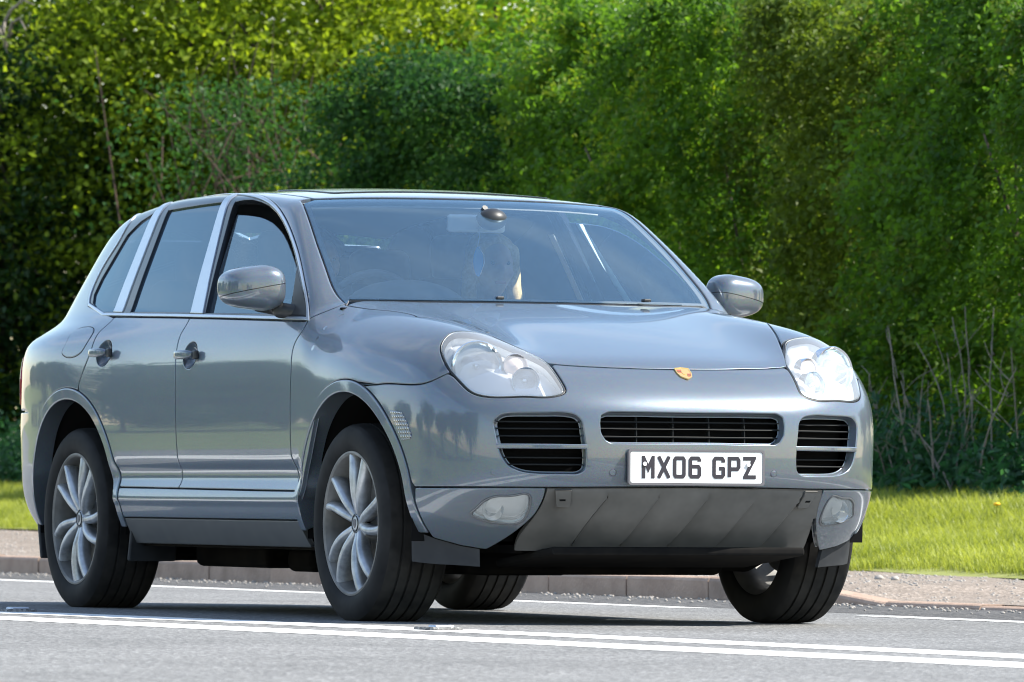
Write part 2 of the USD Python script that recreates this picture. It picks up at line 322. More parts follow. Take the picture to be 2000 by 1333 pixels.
def panel(poly, proj, step=.016, off=0., gap=.0025, depth=.014, lip=.007, edge=.0035, fn=None, drop=.0015):
    poly = poly.buffer(0)
    if gap: poly = poly.buffer(-gap, join_style=1)
    vs, fs, ns, base = [], [], [], 0
    for pg in polys(poly):
        rings = [np.array(pg.exterior.coords)[:-1]] + [np.array(i.coords)[:-1] for i in pg.interiors]
        rings = [resample(r, step*.6, True) for r in rings if len(r) > 2]
        rings = [r for r in rings if len(r) > 3]
        inner = pg.buffer(-edge)
        r1 = [resample(np.array(x.coords)[:-1], step*.6, True) for q in polys(inner) for x in [q.exterior, *q.interiors]]
        x0, y0, x1, y1 = pg.bounds
        gx, gy = np.meshgrid(np.arange(x0, x1, step), np.arange(y0, y1, step*.866)); gx = gx + (np.arange(gx.shape[0]) % 2)[:, None]*step*.5
        g = np.stack([gx.ravel(), gy.ravel()], -1)
        ins = pg.buffer(-edge - step*.45)
        g = g[shapely.contains_xy(ins, g[:, 0], g[:, 1])] if not ins.is_empty else g[:0]
        nb = sum(len(r) for r in rings)
        uv = np.vstack(rings + r1 + [g])
        tri = Delaunay(uv + np.random.RandomState(3).randn(*uv.shape)*1e-7).simplices
        cen = uv[tri].mean(1); tri = tri[shapely.contains_xy(pg.buffer(1e-5), cen[:, 0], cen[:, 1])]
        P = proj.to3d(uv)
        bad = np.isnan(P[:, 0]) | ~(np.abs(F(np.nan_to_num(P))) < 1e-3)
        if bad.any(): P[bad] = P[~bad][cKDTree(uv[~bad]).query(uv[bad])[1]]
        N = unit(grad(P))
        if fn is not None: P = P + N*fn(uv, P)[:, None]
        P = P + N*off
        a, b, c = P[tri[:, 0]], P[tri[:, 1]], P[tri[:, 2]]
        flip = (np.cross(b - a, c - a)*N[tri].mean(1)).sum(1) < 0; tri[flip] = tri[flip][:, ::-1]
        # turned-in rim round every edge
        k = 0; rimv, rimn, rimf = [], [], []; nall = len(P)
        for r in rings:
            i = np.arange(k, k + len(r)); k += len(r)
            t = unit(np.roll(P[i], -1, 0) - np.roll(P[i], 1, 0)); o = unit(np.cross(t, N[i]))
            tp = proj.to2d(P[i] + o*.0012)
            if shapely.contains_xy(pg, tp[:, 0], tp[:, 1]).mean() > .5: o = -o
            Nb = N[i].copy()
            P[i] = P[i] - N[i]*drop; N[i] = unit(N[i]*.75 + o*.65)
            n = len(r); b0 = nall + sum(map(len, rimv))
            rimv += [P[i], P[i] - Nb*depth, P[i] - Nb*depth + o*lip]; rimn += [o, o, Nb]
            j = (np.arange(n) + 1) % n
            for A, B in ((0, 1), (1, 2)):
                q0, q1, q2, q3 = b0 + A*n + np.arange(n), b0 + A*n + j, b0 + B*n + j, b0 + B*n + np.arange(n)
                rimf += [np.stack([q0, q1, q2], -1), np.stack([q0, q2, q3], -1)]
        v = np.vstack([P] + rimv); nn = np.vstack([N] + rimn); f = np.vstack([tri] + rimf)
        fa, fb, fc = v[f[:, 0]], v[f[:, 1]], v[f[:, 2]]
        fl = (np.cross(fb - fa, fc - fa)*nn[f].sum(1)).sum(1) < 0; f[fl] = f[fl][:, ::-1]
        vs.append(v); ns.append(nn); fs.append(f + base); base += len(v)
    return dict(v=np.vstack(vs), f=np.vstack(fs), n=np.vstack(ns))
def PG(a):
    a = np.asarray(a, float); return Polygon(a[~np.isnan(a).any(1)])

# ------------------------------------------------------------------ the car
car = thing('car', 'grey-blue metallic five-door off-road car driving on the road, nose to the right', 'car')
def both(name, mesh, material, smooth=30, label=None, parent=None, parent_l=None):
    r = obj(parent or car, name, mesh, material, smooth, label); l = obj(parent_l or parent or car, name, mirrored(mesh), material, smooth, label); return r, l

WX, WZ, WR = 1.4275, .3645, .3645
# lines read off the photograph (the car's right side), carried onto the body
L_beltfront = pix([(601, 626)])
door_front = pix(smooth_line([(602, 624), (596, 637), (585, 654), (576.5, 668.5), (571, 686), (568, 718), (566, 780), (566.5, 850), (568, 886)], 6))
door_front_low = pix(smooth_line([(568, 886), (574, 905), (582, 921), (583, 942), (580, 953)], 6, k=2))
b_line = pix(smooth_line([(371, 619), (365, 633), (352.6, 654), (347, 672), (344, 690), (342.5, 718), (342, 800), (344, 860), (347, 896)], 6))
b_low = pix([(347, 896), (354, 915), (356.5, 930), (353, 945), (347, 955)])
rd_rear = pix(smooth_line([(223, 621), (211.6, 633), (190, 654), (181.6, 672), (173, 697), (162, 725), (152.5, 754)], 6))
trim_out = pix(smooth_line([(604, 616), (602, 590), (596, 556), (585, 503), (568, 450), (550, 414.6), (529, 392), (501, 381), (458, 377.6), (405.5, 379), (353, 386), (303, 397), (275, 411), (254, 432), (233, 467.5), (204.5, 513), (183, 556), (174.5, 580), (172, 598)], 6))
def side(x, z): return cast(np.array([[x, -1.6, z]]).repeat(1, 0), np.array([[0, 1., 0]]), 0, 1.6, 90, .8)
def sides(pts): p = np.asarray(pts, float); o = np.stack([p[:, 0], 0*p[:, 0] - 1.6, p[:, 1]], -1); return cast(o, np.broadcast_to(V(0, 1, 0), o.shape), 0, 1.6, 90, .8)
def tops(pts): p = np.asarray(pts, float); o = np.stack([p[:, 0], p[:, 1], 0*p[:, 0] + 2.2], -1); return cast(o, np.broadcast_to(V(0, 0, -1), o.shape), 0, 2., 90, .8)
def rears(pts): p = np.asarray(pts, float); o = np.stack([0*p[:, 0] - 3.2, p[:, 0], p[:, 1]], -1); return cast(o, np.broadcast_to(V(1, 0, 0), o.shape), 0, 2.5, 90, .8)
def fronts(pts): p = np.asarray(pts, float); o = np.stack([0*p[:, 0] + 3.4, p[:, 0], p[:, 1]], -1); return cast(o, np.broadcast_to(V(-1, 0, 0), o.shape), 0, 2.5, 90, .8)
def arc(cx, r, a0, a1, n=40, ex=1.): a = np.radians(np.linspace(a0, a1, n)); return np.stack([cx + r*ex*np.cos(a), WZ + r*np.sin(a)], -1)

S = Proj((0, 1, 0)); SQ = Proj((.12, .93, -.30)); SW = Proj((0, .93, -.37)); TOP = Proj((-.12, 0, -1)); FN = Proj((-.35, .72, -.60)); CY = Cyl(1.15); HL = Proj((-.72, .42, -.42))
RI, RO = .476, .522
xz = lambda P: P[:, [0, 2]]

# bodywork lines shared by neighbours
_bb = pix([(604, 627), (540, 624.5), (470, 622), (374, 620), (280, 618.5), (215, 617.5)]); _bc = np.polyfit(_bb[:, 0], _bb[:, 2], 2)
belt_z = lambda x: np.polyval(_bc, x) + .009
belt = [(x, belt_z(x)) for x in np.linspace(.86, -1.46, 30)]
df_xz, b_xz, rd_xz = np.vstack([xz(door_front), xz(door_front_low)[1:]]), np.vstack([xz(b_line), xz(b_low)[1:]]), xz(rd_rear)
df_xz = df_xz[~np.isnan(df_xz[:, 0])]
sill_z = lambda x: .487 - .006*x
def p_side(*ls): return PG(S.to2d(np.concatenate([np.c_[l[:, 0], 0*l[:, 0], l[:, 1]] for l in map(np.asarray, ls)]))).buffer(0)
def disc2(cx, r): return PG(S.to2d(np.c_[arc(cx, r, 0, 360, 120)[:, 0], np.zeros(120), arc(cx, r, 0, 360, 120)[:, 1]]))
arch_f, arch_r = disc2(WX, RO), disc2(-WX, RO)
xf0, xb0, xr0 = df_xz[-1, 0], b_xz[-1, 0], -1.05
front_door = p_side(df_xz, [(xf0, sill_z(xf0)), (xb0, sill_z(xb0))], b_xz[::-1], [(x, belt_z(x) - .012) for x in np.linspace(b_xz[0, 0], df_xz[0, 0] - .01, 12)])
rear_door = p_side(b_xz, [(xb0, sill_z(xb0)), (-1.1, sill_z(-1.1)), (-1.25, .7)], rd_xz[::-1], [(x, belt_z(x) - .012) for x in np.linspace(rd_xz[0, 0], b_xz[0, 0], 12)]).difference(arch_r)
CUP = {}
for key, px_ in (('f', (371, 694.5)), ('r', (203, 690.5))):
    c_ = pix([px_])[0]; th_ = np.linspace(0, 2*np.pi, 48, endpoint=False); CUP[key] = PG(S.to2d(np.c_[c_[0] + .068*np.cos(th_), 0*th_, c_[2] + .050*np.sin(th_)]))
front_door = front_door.difference(CUP['f']); rear_door = rear_door.difference(CUP['r'])
fd = both('door', panel(front_door, S, .016), 'paint'); rd = both('door', panel(rear_door, S, .016), 'paint')

# side frame and rear quarter: pillar, roof edge, rear wing, one pressing
ws_side = pix(smooth_line([(676, 592), (655, 568), (640, 530), (622, 480), (606, 432), (590, 391)], 6))
hood_side = pix(smooth_line([(1474, 618), (1491, 625.6), (1511, 647), (1523, 671.5), (1532, 696), (1537, 714)], 5))*V(1, -1, 1)
hood_side = hood_side[~np.isnan(hood_side[:, 0])]
cowl_r = ws_side[0]
cowl_seam = pix(smooth_line([(602, 623), (625, 613), (650, 603), (672, 594)], 6)); cowl_seam = cowl_seam[~np.isnan(cowl_seam[:, 0])]
hood_edge = smooth_line(np.vstack([(cowl_r + V(.035, -.012, 0))[:2], [(1.15, -.728), (1.35, -.700)], hood_side[::4, :2], hood_side[-1:, :2]]), .02)
hood_edge = tops(hood_edge); hood_edge = hood_edge[~np.isnan(hood_edge[:, 0])]
roof_seam = [(x, -.60 + .05*max(0, -x - 1.2)) for x in np.linspace(.24, -1.72, 30)]
roof_seam3 = tops(roof_seam)
tail_edge = rears([(-.60, 1.50), (-.66, 1.35), (-.72, 1.2), (-.775, 1.05), (-.80, .95), (-.80, .80)])
bump_seam = sides([(-2.16, .80), (-2.05, .805), (-1.96, .80), (-1.90, .775), (-1.875, .72)])
out = [ws_side, roof_seam3, tail_edge, bump_seam]
quarter = PG(SQ.to2d(np.vstack([ws_side, roof_seam3, tail_edge, bump_seam, sides(arc(-WX, RO, 138, 78, 30)), rd_rear[::-1], trim_out[::-1][:1], trim_out[::-1], cowl_seam, hood_edge[:1]]))).buffer(0)
both('side_frame', panel(quarter, SQ, .016), 'paint')
roof_c = tops([(x, y) for x, y in [(.355 - .26*y*y - .012, y) for y in np.linspace(-.595, .595, 25)]] + [(x, -y) for x, y in roof_seam] + [(-1.78, y) for y in np.linspace(.55, -.55, 15)] + [(x, y) for x, y in roof_seam[::-1]])
sun_hole = tops([(.06, -.43), (.06, .43), (-.42, .45), (-.42, -.45)])
RP = Proj((0, 0, -1))
pr = PG(RP.to2d(roof_c)).buffer(0); ph = PG(RP.to2d(sun_hole)).buffer(.05).buffer(-.02)
roof = obj(car, 'roof', panel(pr.difference(ph), RP, .03), 'paint'); obj(car, 'sunroof_panel', panel(ph, RP, .03, off=.004), 'gloss_black')

# bonnet, wings, front bumper
seam_r = pix(smooth_line([(1068, 708.5), (1110, 706), (1150, 705), (1200, 703.5), (1250, 703), (1300, 703.5), (1330, 704.2)], 8))
seam_r = seam_r[~np.isnan(seam_r[:, 0])]
def seam_x(y):
    return 2.202 - .30*abs(y)**2.2 - .10*abs(y)**6
hood_front = [(seam_x(y), y) for y in np.linspace(-.475, .475, 40)]
he = hood_edge[(hood_edge[:, 0] < seam_x(.475) - .03)]
cowl = [(1.075 - .27*y*y + .0, y) for y in np.linspace(.735, -.735, 30)]
hp = np.vstack([[(x, -y) for x, y in he[:, :2]][::-1], cowl[1:-1], he[:, :2], hood_front])
hood3 = tops(hp)
bonnet = obj(car, 'bonnet', panel(PG(TOP.to2d(hood3)).buffer(0), TOP, .016), 'paint')
hl_px = smooth_line([(861.5, 675), (868, 662), (880, 651.5), (898.5, 647.5), (920, 648.5), (948, 654), (985, 668), (1025.5, 685.6), (1050, 697), (1068, 708.5), (1085, 729), (1099.5, 752.6), (1103, 764), (1089, 772), (1030, 774), (948, 773.7), (920, 765), (898.5, 745.5), (877, 721), (866, 700)], 4, True)
hl3 = pix(hl_px); hl3 = hl3[~np.isnan(hl3[:, 0])]
HLP = lambda pr_: PG(pr_.to2d(hl3)).buffer(0)
wing_seam = pix(smooth_line([(735, 752), (807, 751.5), (828, 749), (852, 740), (880, 727)], 6))
wing = PG(FN.to2d(np.vstack([door_front, door_front_low[~np.isnan(door_front_low[:, 0])][1:], sides([(xf0 + .002, sill_z(xf0)), (.945, sill_z(.94))]), sides(arc(WX, RO, 165, 78, 50)), wing_seam, pix([(905, 742), (980, 745), (1060, 722)]), fronts([(-.472, .946)]), hood_edge[::-1], cowl_seam[::-1]]))).buffer(0)
wing = wing.difference(HLP(FN).buffer(.003))
low = sides([(x, .49) for x in np.linspace(xf0 + .004, .99, 4)])
wm = panel(wing, FN, .014)
both('wing', wm, 'paint')
bz = .505
def cyl_line(pts): return np.asarray(pts, float)
cy = lambda P: CY.to2d(P)
bs = cy(pix([(786, 951.5), (900, 952), (1068, 953), (1200, 952.5), (1340, 952)])); bs = bs[~np.isnan(bs[:, 1])]
bzf = PchipInterpolator(np.abs(bs[::-1, 0]), bs[::-1, 1], extrapolate=True)
th_end = abs(cy(sides([(1.93, .52)]))[0, 0]); ths = np.linspace(0, th_end + .25, 60)
zb = lambda t: float(np.clip(bzf(min(abs(t), bs[0, 0]*-1 if bs[0, 0] < 0 else bs[0, 0])), .495, .515))
seam_c = cy(tops(hood_front))
right_top = np.vstack([cy(wing_seam)[:-1], cy(pix([(905, 745), (980, 748), (1062, 722)]))])
lef = right_top[::-1]*V(-1, 1)
archc = cy(sides(arc(WX, RO, 72, 8, 30)))
bump_poly = PG(np.vstack([archc[::-1][archc[::-1][:, 1] > zb(9)], right_top, seam_c[1:-1], lef, (archc*V(-1, 1))[archc[:, 1] > zb(9)], [(t, zb(t)) for t in np.linspace(-archc[-1, 0], archc[-1, 0], 80)]])).buffer(0)
lampC = unary_union([HLP(CY), affinity.scale(HLP(CY), -1, 1, origin=(0, 0))]).buffer(.003)
px_cg = smooth_line([(1175, 822), (1176.5, 812), (1184, 807.8), (1250, 807.5), (1350, 808), (1450, 808.5), (1516, 809.5), (1528, 816), (1531, 832), (1530, 850), (1521, 866), (1440, 866.5), (1350, 866.5), (1260, 866.2), (1194, 865.5), (1184, 857.6), (1177, 836)], 5, True, k=1)
px_sg = smooth_line([(965.5, 830), (968, 820), (978, 811.5), (1001, 807.5), (1050, 807), (1108, 807.8), (1124, 812), (1134, 822), (1138, 842), (1141, 862), (1143, 884), (1143, 905), (1140, 918), (1132, 924), (1110, 926), (1054, 925), (1015, 919.5), (994, 909), (980, 889), (971, 857.6)], 5, True, k=2)
cg = PG(cy(pix(px_cg))).buffer(0); sg = PG(cy(pix(px_sg))).buffer(0)
cg = unary_union([cg, affinity.scale(cg, -1, 1, origin=(0, 0))]).buffer(.006).buffer(-.006)
sgs = [sg, affinity.scale(sg, -1, 1, origin=(0, 0))]
def lip_fn(holes, w=.030, h=.007):
    u = unary_union(holes)
    def f(uv, P):
        d = shapely.distance(shapely.points(uv), u.boundary); return h*np.exp(-(d/w)**2) - .010*np.exp(-(d/.008)**2)
    return f
bumper = obj(car, 'front_bumper', panel(bump_poly.difference(unary_union([lampC, cg, *sgs])), CY, .012, depth=.03, fn=lip_fn([cg, *sgs])), 'paint')

# glazing
WS = Proj((-.5, 0, -.86))
head = tops([(.36 - .26*y*y, y) for y in np.linspace(-.652, .652, 30)])
ws_low = [(1.052 - .26*y*y, y) for y in np.linspace(.728, -.728, 30)]
ws3 = np.vstack([ws_side[:-1], head[1:-1], (ws_side*V(1, -1, 1))[::-1], tops(ws_low)])
wsp = PG(WS.to2d(ws3)).buffer(0)
wscreen = obj(car, 'windscreen', panel(wsp, WS, .02, off=-.003, gap=.002, depth=.004, lip=0), 'windscreen')
obj(wscreen, 'frit_band', panel(wsp.difference(wsp.buffer(-.026)), WS, .012, off=-.009, gap=.001, depth=.004, lip=0), 'seal')
belt_bot = pix([(604, 627), (500, 623), (374, 620), (280, 618.5), (200, 617)])
belt_bot = belt_bot[~np.isnan(belt_bot[:, 0])]
outW = PG(SW.to2d(np.vstack([trim_out, belt_bot[::-1]]))).buffer(0)
inW = outW.buffer(-.0135)
both('window_trim', panel(outW.difference(inW), SW, .008, off=.003, gap=.0004, depth=.012, lip=0), 'trim_silver')
PX = lambda px, pr_=SW: PG(pr_.to2d(pix(px))).buffer(0)
q_gl = PX([(180.5, 592), (183, 575), (197, 545), (211.6, 520), (247, 460), (275, 432), (305, 413), (224, 608.6), (190, 608.6)])
r_gl = PX([(328, 411), (439, 393.8), (372, 609.5), (254, 608.8)])
f_op = PX([(458.5, 394), (476, 390), (494, 389.5), (510, 394), (525.5, 402), (540, 417), (550, 433), (560, 454), (568, 475), (574, 497), (579, 519), (563, 612), (400, 611)])
f_gl = PX([(455, 415.5), (479.6, 417.5), (498, 420.5), (511, 425), (524, 432), (536, 443), (546, 456), (553.6, 471), (562, 492), (571, 520), (578, 560), (570, 613), (396, 612)])
def trimstrip(px):
    q = SW.to2d(pix(px)); q = np.array([q[0] + .06*(q[0] - q[3]), q[1] + .06*(q[1] - q[2]), q[2] - .01*(q[1] - q[2]), q[3] - .01*(q[0] - q[3])]); return PG(q).buffer(0).intersection(inW.buffer(-.001))
frame = inW.difference(unary_union([q_gl, r_gl, f_op]))
both('window_frame', panel(frame, SW, .012, off=-.002, gap=.0004, depth=.022, lip=0), 'gloss_black')
both('door_pillar_trim', panel(trimstrip([(445, 385), (457.4, 384), (397, 611), (373, 610)]), SW, .012, off=.0035, gap=.0004, depth=.008, lip=0), 'trim_silver')
both('rear_pillar_trim', panel(trimstrip([(312, 405.5), (324, 403.5), (240, 608.6), (222.5, 608)]), SW, .012, off=.0035, gap=.0004, depth=.008, lip=0), 'trim_silver')
both('door_window', panel(f_gl, SW, .02, off=-.020, gap=0, depth=.004, lip=0, drop=0), 'glass')
both('door_window', panel(r_gl.buffer(.012), SW, .02, off=-.011, gap=0, depth=.004, lip=0, drop=0), 'tinted', label='dark tinted rear door window')
both('quarter_window', panel(q_gl.buffer(.010), SW, .02, off=-.009, gap=0, depth=.004, lip=0, drop=0), 'tinted')
sail = PX([(579, 519), (602, 617), (564, 614)])
both('mirror_sail', panel(sail, SW, .012, off=-.001, gap=.0004, depth=.02, lip=0), 'black')

# sills, arch trims, lower bumper, skid plate
disc_any = unary_union([disc2(WX, RO), disc2(-WX, RO)])
def band(zt, zb_, x0=-1.2, x1=1.2): return p_side([(x0, zt(x0)), (x1, zt(x1)), (x1, zb_(x1)), (x0, zb_(x0))]).difference(disc_any)
both('sill', panel(band(lambda x: sill_z(x) - .001, lambda x: .372), S, .012, depth=.03), 'paint')
both('sill_lower', panel(band(lambda x: .371, lambda x: .268), S, .014, off=-.002), 'sill_grey')
for cx, zlo, nm in ((WX, .335, 'front'), (-WX, .335, 'rear')):
    a = disc2(cx, RO).difference(disc2(cx, RI)).intersection(PG(S.to2d(V(*[(cx - .7, 0, zlo), (cx + .7, 0, zlo), (cx + .7, 0, 1.2), (cx - .7, 0, 1.2)]))))
    both('wheel_arch_trim', panel(a, S, .012, off=.006, gap=.001, depth=.075, lip=0, edge=.006, drop=.004), 'paint')
sk = cy(pix(smooth_line([(1068, 954), (1064, 972), (1048, 1002), (1020, 1030), (985, 1055), (950, 1075)], 6, k=2)))
sk2 = cy(pix(smooth_line([(1068, 954), (1063, 975), (1048, 1004), (1026, 1033), (1009, 1058), (1003, 1076)], 6, k=2)))
skz = sk2[-1, 1]
sk_bot = [(t, skz - .004*(1 - (t/sk2[-1, 0])**2)) for t in np.linspace(sk2[-1, 0], -sk2[-1, 0], 40)]
skid = PG(np.vstack([sk2, sk_bot[1:-1], (sk2*V(-1, 1))[::-1], [(t, zb(t) - .001) for t in np.linspace(-sk[0, 0], sk[0, 0], 40)]])).buffer(0)
grv = [[(1184.6, 974), (1150, 1016), (1118, 1060)], [(1285, 974), (1250, 1018), (1213, 1062)], [(1380, 976), (1344, 1020), (1306, 1062)], [(1470, 982), (1436, 1022), (1400, 1062)], [(1551, 988), (1520, 1024), (1491, 1057)]]
gl = [LineString(cy(pix(g))) for g in grv]
def louvre(uv, P):
    ang = np.zeros(len(uv)); 
    xs = np.array([[np.interp(v_, sorted(np.array(l.coords)[:, 1]), np.array(l.coords)[np.argsort(np.array(l.coords)[:, 1]), 0]) for l in gl] for v_ in uv[:, 1]])
    xs = np.c_[xs[:, 0] - .13, xs, xs[:, -1] + .11]
    h = np.zeros(len(uv))
    for k in range(xs.shape[1] - 1):
        i = (uv[:, 0] >= xs[:, k]) & (uv[:, 0] < xs[:, k + 1]); h[i] = ((uv[i, 0] - xs[i, k])/(xs[i, k + 1] - xs[i, k]))
    top = np.clip((.492 - uv[:, 1])/.02, 0, 1)*np.clip((uv[:, 1] - .285)/.03, 0, 1)
    return .020*h*top - .008*top
obj(car, 'skid_plate', panel(skid.difference(unary_union([l.buffer(.0042) for l in gl])), CY, .010, off=.002, gap=.0015, fn=louvre, depth=.02, lip=0), 'skid')
lb = np.vstack([cy(pix([(1068, 954)])), sk, cy(pix([(935, 1073), (900, 1067), (850, 1053), (820, 1041), (806, 1034)]))])
arcl = cy(sides(arc(WX, RO, 9, -12, 16)))
lb = PG(np.vstack([lb, arcl[::-1][arcl[::-1][:, 1] < zb(9)], [(t, zb(t) - .001) for t in np.linspace(archc[-1, 0], sk[0, 0], 60)]])).buffer(0)
lb = max(polys(lb.difference(skid.buffer(.002))), key=lambda q: q.area)
fog = PG(cy(pix(smooth_line([(923, 1006), (932, 994), (946, 981), (965.5, 972.5), (1000, 970.5), (1033, 970.5), (1033.5, 985), (1029, 1000), (1022, 1013), (1012, 1020), (983, 1021.5), (950, 1017)], 4, True, k=2)))).buffer(0)
lbm = panel(lb.difference(fog.buffer(.002)), CY, .011, depth=.02)
both('lower_bumper', lbm, 'paint')
# the black deflectors in front of and behind the wheels
def plate3(pts, th, r=.0):
    p = np.asarray(pts, float); n = unit(np.cross(p[1] - p[0], p[2] - p[0])); v = np.vstack([p, p + n*th]); return trimesh.convex.convex_hull(v)
fl = pix([(803, 1036), (822, 1043), (850, 1054), (900, 1068), (936, 1074)])
fl = fl[~np.isnan(fl[:, 0])]
flv = np.vstack([fl + V(-.004, .004, 0), fl + V(-.02, .012, 0), (fl + V(-.012, .008, 0))*V(1, 1, 0) + V(0, 0, .222), (fl + V(-.03, .02, 0))*V(1, 1, 0) + V(0, 0, .222)])
def strip(a, b, th):
    n = len(a); v = np.vstack([a, b, a + th, b + th]); f = []
    for i in range(n - 1):
        for q in ((i, i + 1, n + i + 1, n + i), (2*n + i, 3*n + i, 3*n + i + 1, 2*n + i + 1), (n + i, n + i + 1, 3*n + i + 1, 3*n + i), (i, 2*n + i, 2*n + i + 1, i + 1)): f += [q[:3], (q[0], q[2], q[3])]
    for i in (0, n - 1): q = (i, n + i, 3*n + i, 2*n + i); f += [q[:3], (q[0], q[2], q[3])]
    return trimesh.Trimesh(v, f, process=False)
fb = fl*V(1, 1, 0) + np.c_[fl[:, :1]*0 - .02, fl[:, :1]*0 + .012, np.linspace(.232, .215, len(fl))[:, None]]
both('mud_flap', strip(fl + V(-.004, .003, .002), fb, V(-.014, .006, 0)), 'flap')
both('mud_flap', at(rbox((.022, .20, .13), .008), (-.905, -.80, .265), (0, .25, 0)), 'flap')
both('mud_flap', at(rbox((.022, .20, .16), .008), (-1.93, -.80, .28), (0, -.25, 0)), 'flap')

# nose openings: dark box behind, slats, the bright crossbar of the outer ones
def recess(poly, depth, material, name):
    return obj(car, name, panel(poly.buffer(.012), CY, .02, off=-depth, gap=0, depth=.004, lip=0, drop=0), material)
recess(cg, .075, 'matte', 'grille_back')
both('grille_back', panel(sg.buffer(.012), CY, .02, off=-.075, gap=0, depth=.004, lip=0, drop=0), 'matte')
def slat(poly, v, h=.0052, off=-.022, dep=.03):
    x0, y0, x1, y1 = poly.bounds
    return [q for q in polys(poly.buffer(.004).intersection(sbox(x0 - 1, v - h/2, x1 + 1, v + h/2)))]
cz = lambda px: float(cy(pix([px]))[0, 1])
for r in (823, 837, 854):
    for q in slat(cg, cz((1330, r)), .0055): obj(car, 'grille_slat', panel(q, CY, .02, off=-.030, gap=0, depth=.03, lip=0, drop=.0008), 'slat')
for r in (822, 836, 851, 894, 908):
    for q in slat(sg, cz((1050, r)), .0055): both('grille_slat', panel(q, CY, .02, off=-.032, gap=0, depth=.03, lip=0, drop=.0008), 'slat')
for th in np.linspace(cg.bounds[0], cg.bounds[2], 6)[1:-1]:
    obj(car, 'grille_rib', panel(cg.intersection(sbox(th - .0016, 0, th + .0016, 2)), CY, .02, off=-.034, gap=0, depth=.02, lip=0, drop=0), 'slat')
bar = cy(pix([(968, 871.5), (1060, 872), (1143, 872.5)]))
barp = PG(np.vstack([[(t, bar[:, 1].mean() + .0085) for t in np.linspace(sg.bounds[0] - .004, sg.bounds[2] + .008, 20)], [(t, bar[:, 1].mean() - .0085) for t in np.linspace(sg.bounds[2] + .008, sg.bounds[0] - .004, 20)]]))
both('grille_crossbar', panel(barp, CY, .01, off=.003, gap=0, depth=.055, lip=0, edge=.005, drop=.003), 'paint')

# number plate
GLY = {'M': [[(0, 0), (0, 1), (.5, .42), (1, 1), (1, 0)]], 'X': [[(.02, 0), (.98, 1)], [(.02, 1), (.98, 0)]],
       '0': [[(.5, 0), (.12, 0), (0, .1), (0, .9), (.12, 1), (.88, 1), (1, .9), (1, .1), (.88, 0), (.5, 0)]],
       '6': [[(.98, .82), (.98, .9), (.86, 1), (.14, 1), (0, .9), (0, .1), (.14, 0), (.86, 0), (1, .1), (1, .44), (.86, .55), (0, .55)]],
       'G': [[(.98, .78), (.98, .9), (.86, 1), (.14, 1), (0, .9), (0, .1), (.14, 0), (.86, 0), (1, .1), (1, .45), (.55, .45)]],
       'P': [[(0, 0), (0, 1), (.86, 1), (1, .9), (1, .54), (.86, .43), (0, .43)]], 'Z': [[(0, 1), (1, 1), (0, 0), (1, 0)]]}
def glyph(ch, w, h, s):
    return unary_union([LineString([(s/2 + x*(w - s), s/2 + y*(h - s)) for x, y in l]).buffer(s/2, cap_style=3 if ch in 'MXZ' else 2, join_style=2 if ch in 'MXZP' else 1, mitre_limit=2.2) for l in GLY[ch]]).intersection(sbox(0, 0, w, h))
PXX, PZ = 2.381, .5735
def plate_at(m): m = m.copy(); m.vertices = np.stack([PXX + m.vertices[:, 2], m.vertices[:, 0], PZ + m.vertices[:, 1]], -1); m.faces = m.faces; return m
def ext(p, h, z=0.):
    ms = [trimesh.creation.extrude_polygon(q, h, engine='earcut') for q in polys(p)]; m = trimesh.util.concatenate(ms); m.apply_translation((0, 0, z)); return m
rr = lambda w, h, r: sbox(-w/2 + r, -h/2 + r, w/2 - r, h/2 - r).buffer(r)
pl = obj(car, 'number_plate', plate_at(ext(rr(.520, .111, .009), .006, -.002)), 'plate', False)
obj(pl, 'plate_frame', plate_at(ext(rr(.536, .127, .010).difference(rr(.521, .112, .009)), .013, -.007)), M['seal'], False)
obj(pl, 'plate_back', plate_at(ext(rr(.530, .121, .010), .006, -.0085)), 'black', False)
cxs = -.2155
for ch in 'MX06 GPZ':
    if ch == ' ': cxs += .033; continue
    obj(pl, 'character', plate_at(ext(affinity.translate(glyph(ch, .050, .079, .0135), cxs, -.0395), .0012, .0043)), 'ink', False); cxs += .061
for x in (-.205, .203): obj(pl, 'fixing_cap', plate_at(at(trimesh.creation.cylinder(.0075, .006, sections=20), (x, .0115, .006))), 'plate', 30)
# bonnet crest
crest = smooth_line([(-.026, .030), (-.012, .032), (0, .0355), (.012, .032), (.026, .030), (.0262, .0), (.020, -.021), (0, -.036), (-.020, -.021), (-.0262, 0)], .003, True, k=1)
cp = pix([(1336, 731)])[0]; cn = unit(grad(cp[None]))[0]
ca = V(0, 1, 0); cb = unit(np.cross(cn, ca)); cb = cb if cb[2] > 0 else -cb
def crest_at(m): m = m.copy(); m.vertices = cp + m.vertices[:, :1]*ca + m.vertices[:, 1:2]*cb + m.vertices[:, 2:]*cn; return m
cpoly = PG(crest)
bd = obj(car, 'bonnet_crest', crest_at(ext(cpoly, .004)), 'gold', False)
obj(bd, 'crest_rim', crest_at(ext(cpoly.buffer(.0025).difference(cpoly.buffer(-.001)), .005)), 'gold', False)
for q in (sbox(-.024, .003, -.006, .024), sbox(.006, -.022, .024, -.001)):
    for k in range(3):
        x0, y0, x1, y1 = q.bounds; obj(bd, 'crest_stripe', crest_at(ext(sbox(x0, y0 + k*.007, x1, y0 + k*.007 + .0035).intersection(cpoly.buffer(-.002)), .0048)), 'red' if k != 1 else 'ink', False)
obj(bd, 'crest_shield', crest_at(ext(affinity.scale(cpoly, .36, .36), .0054)), 'gold', False)

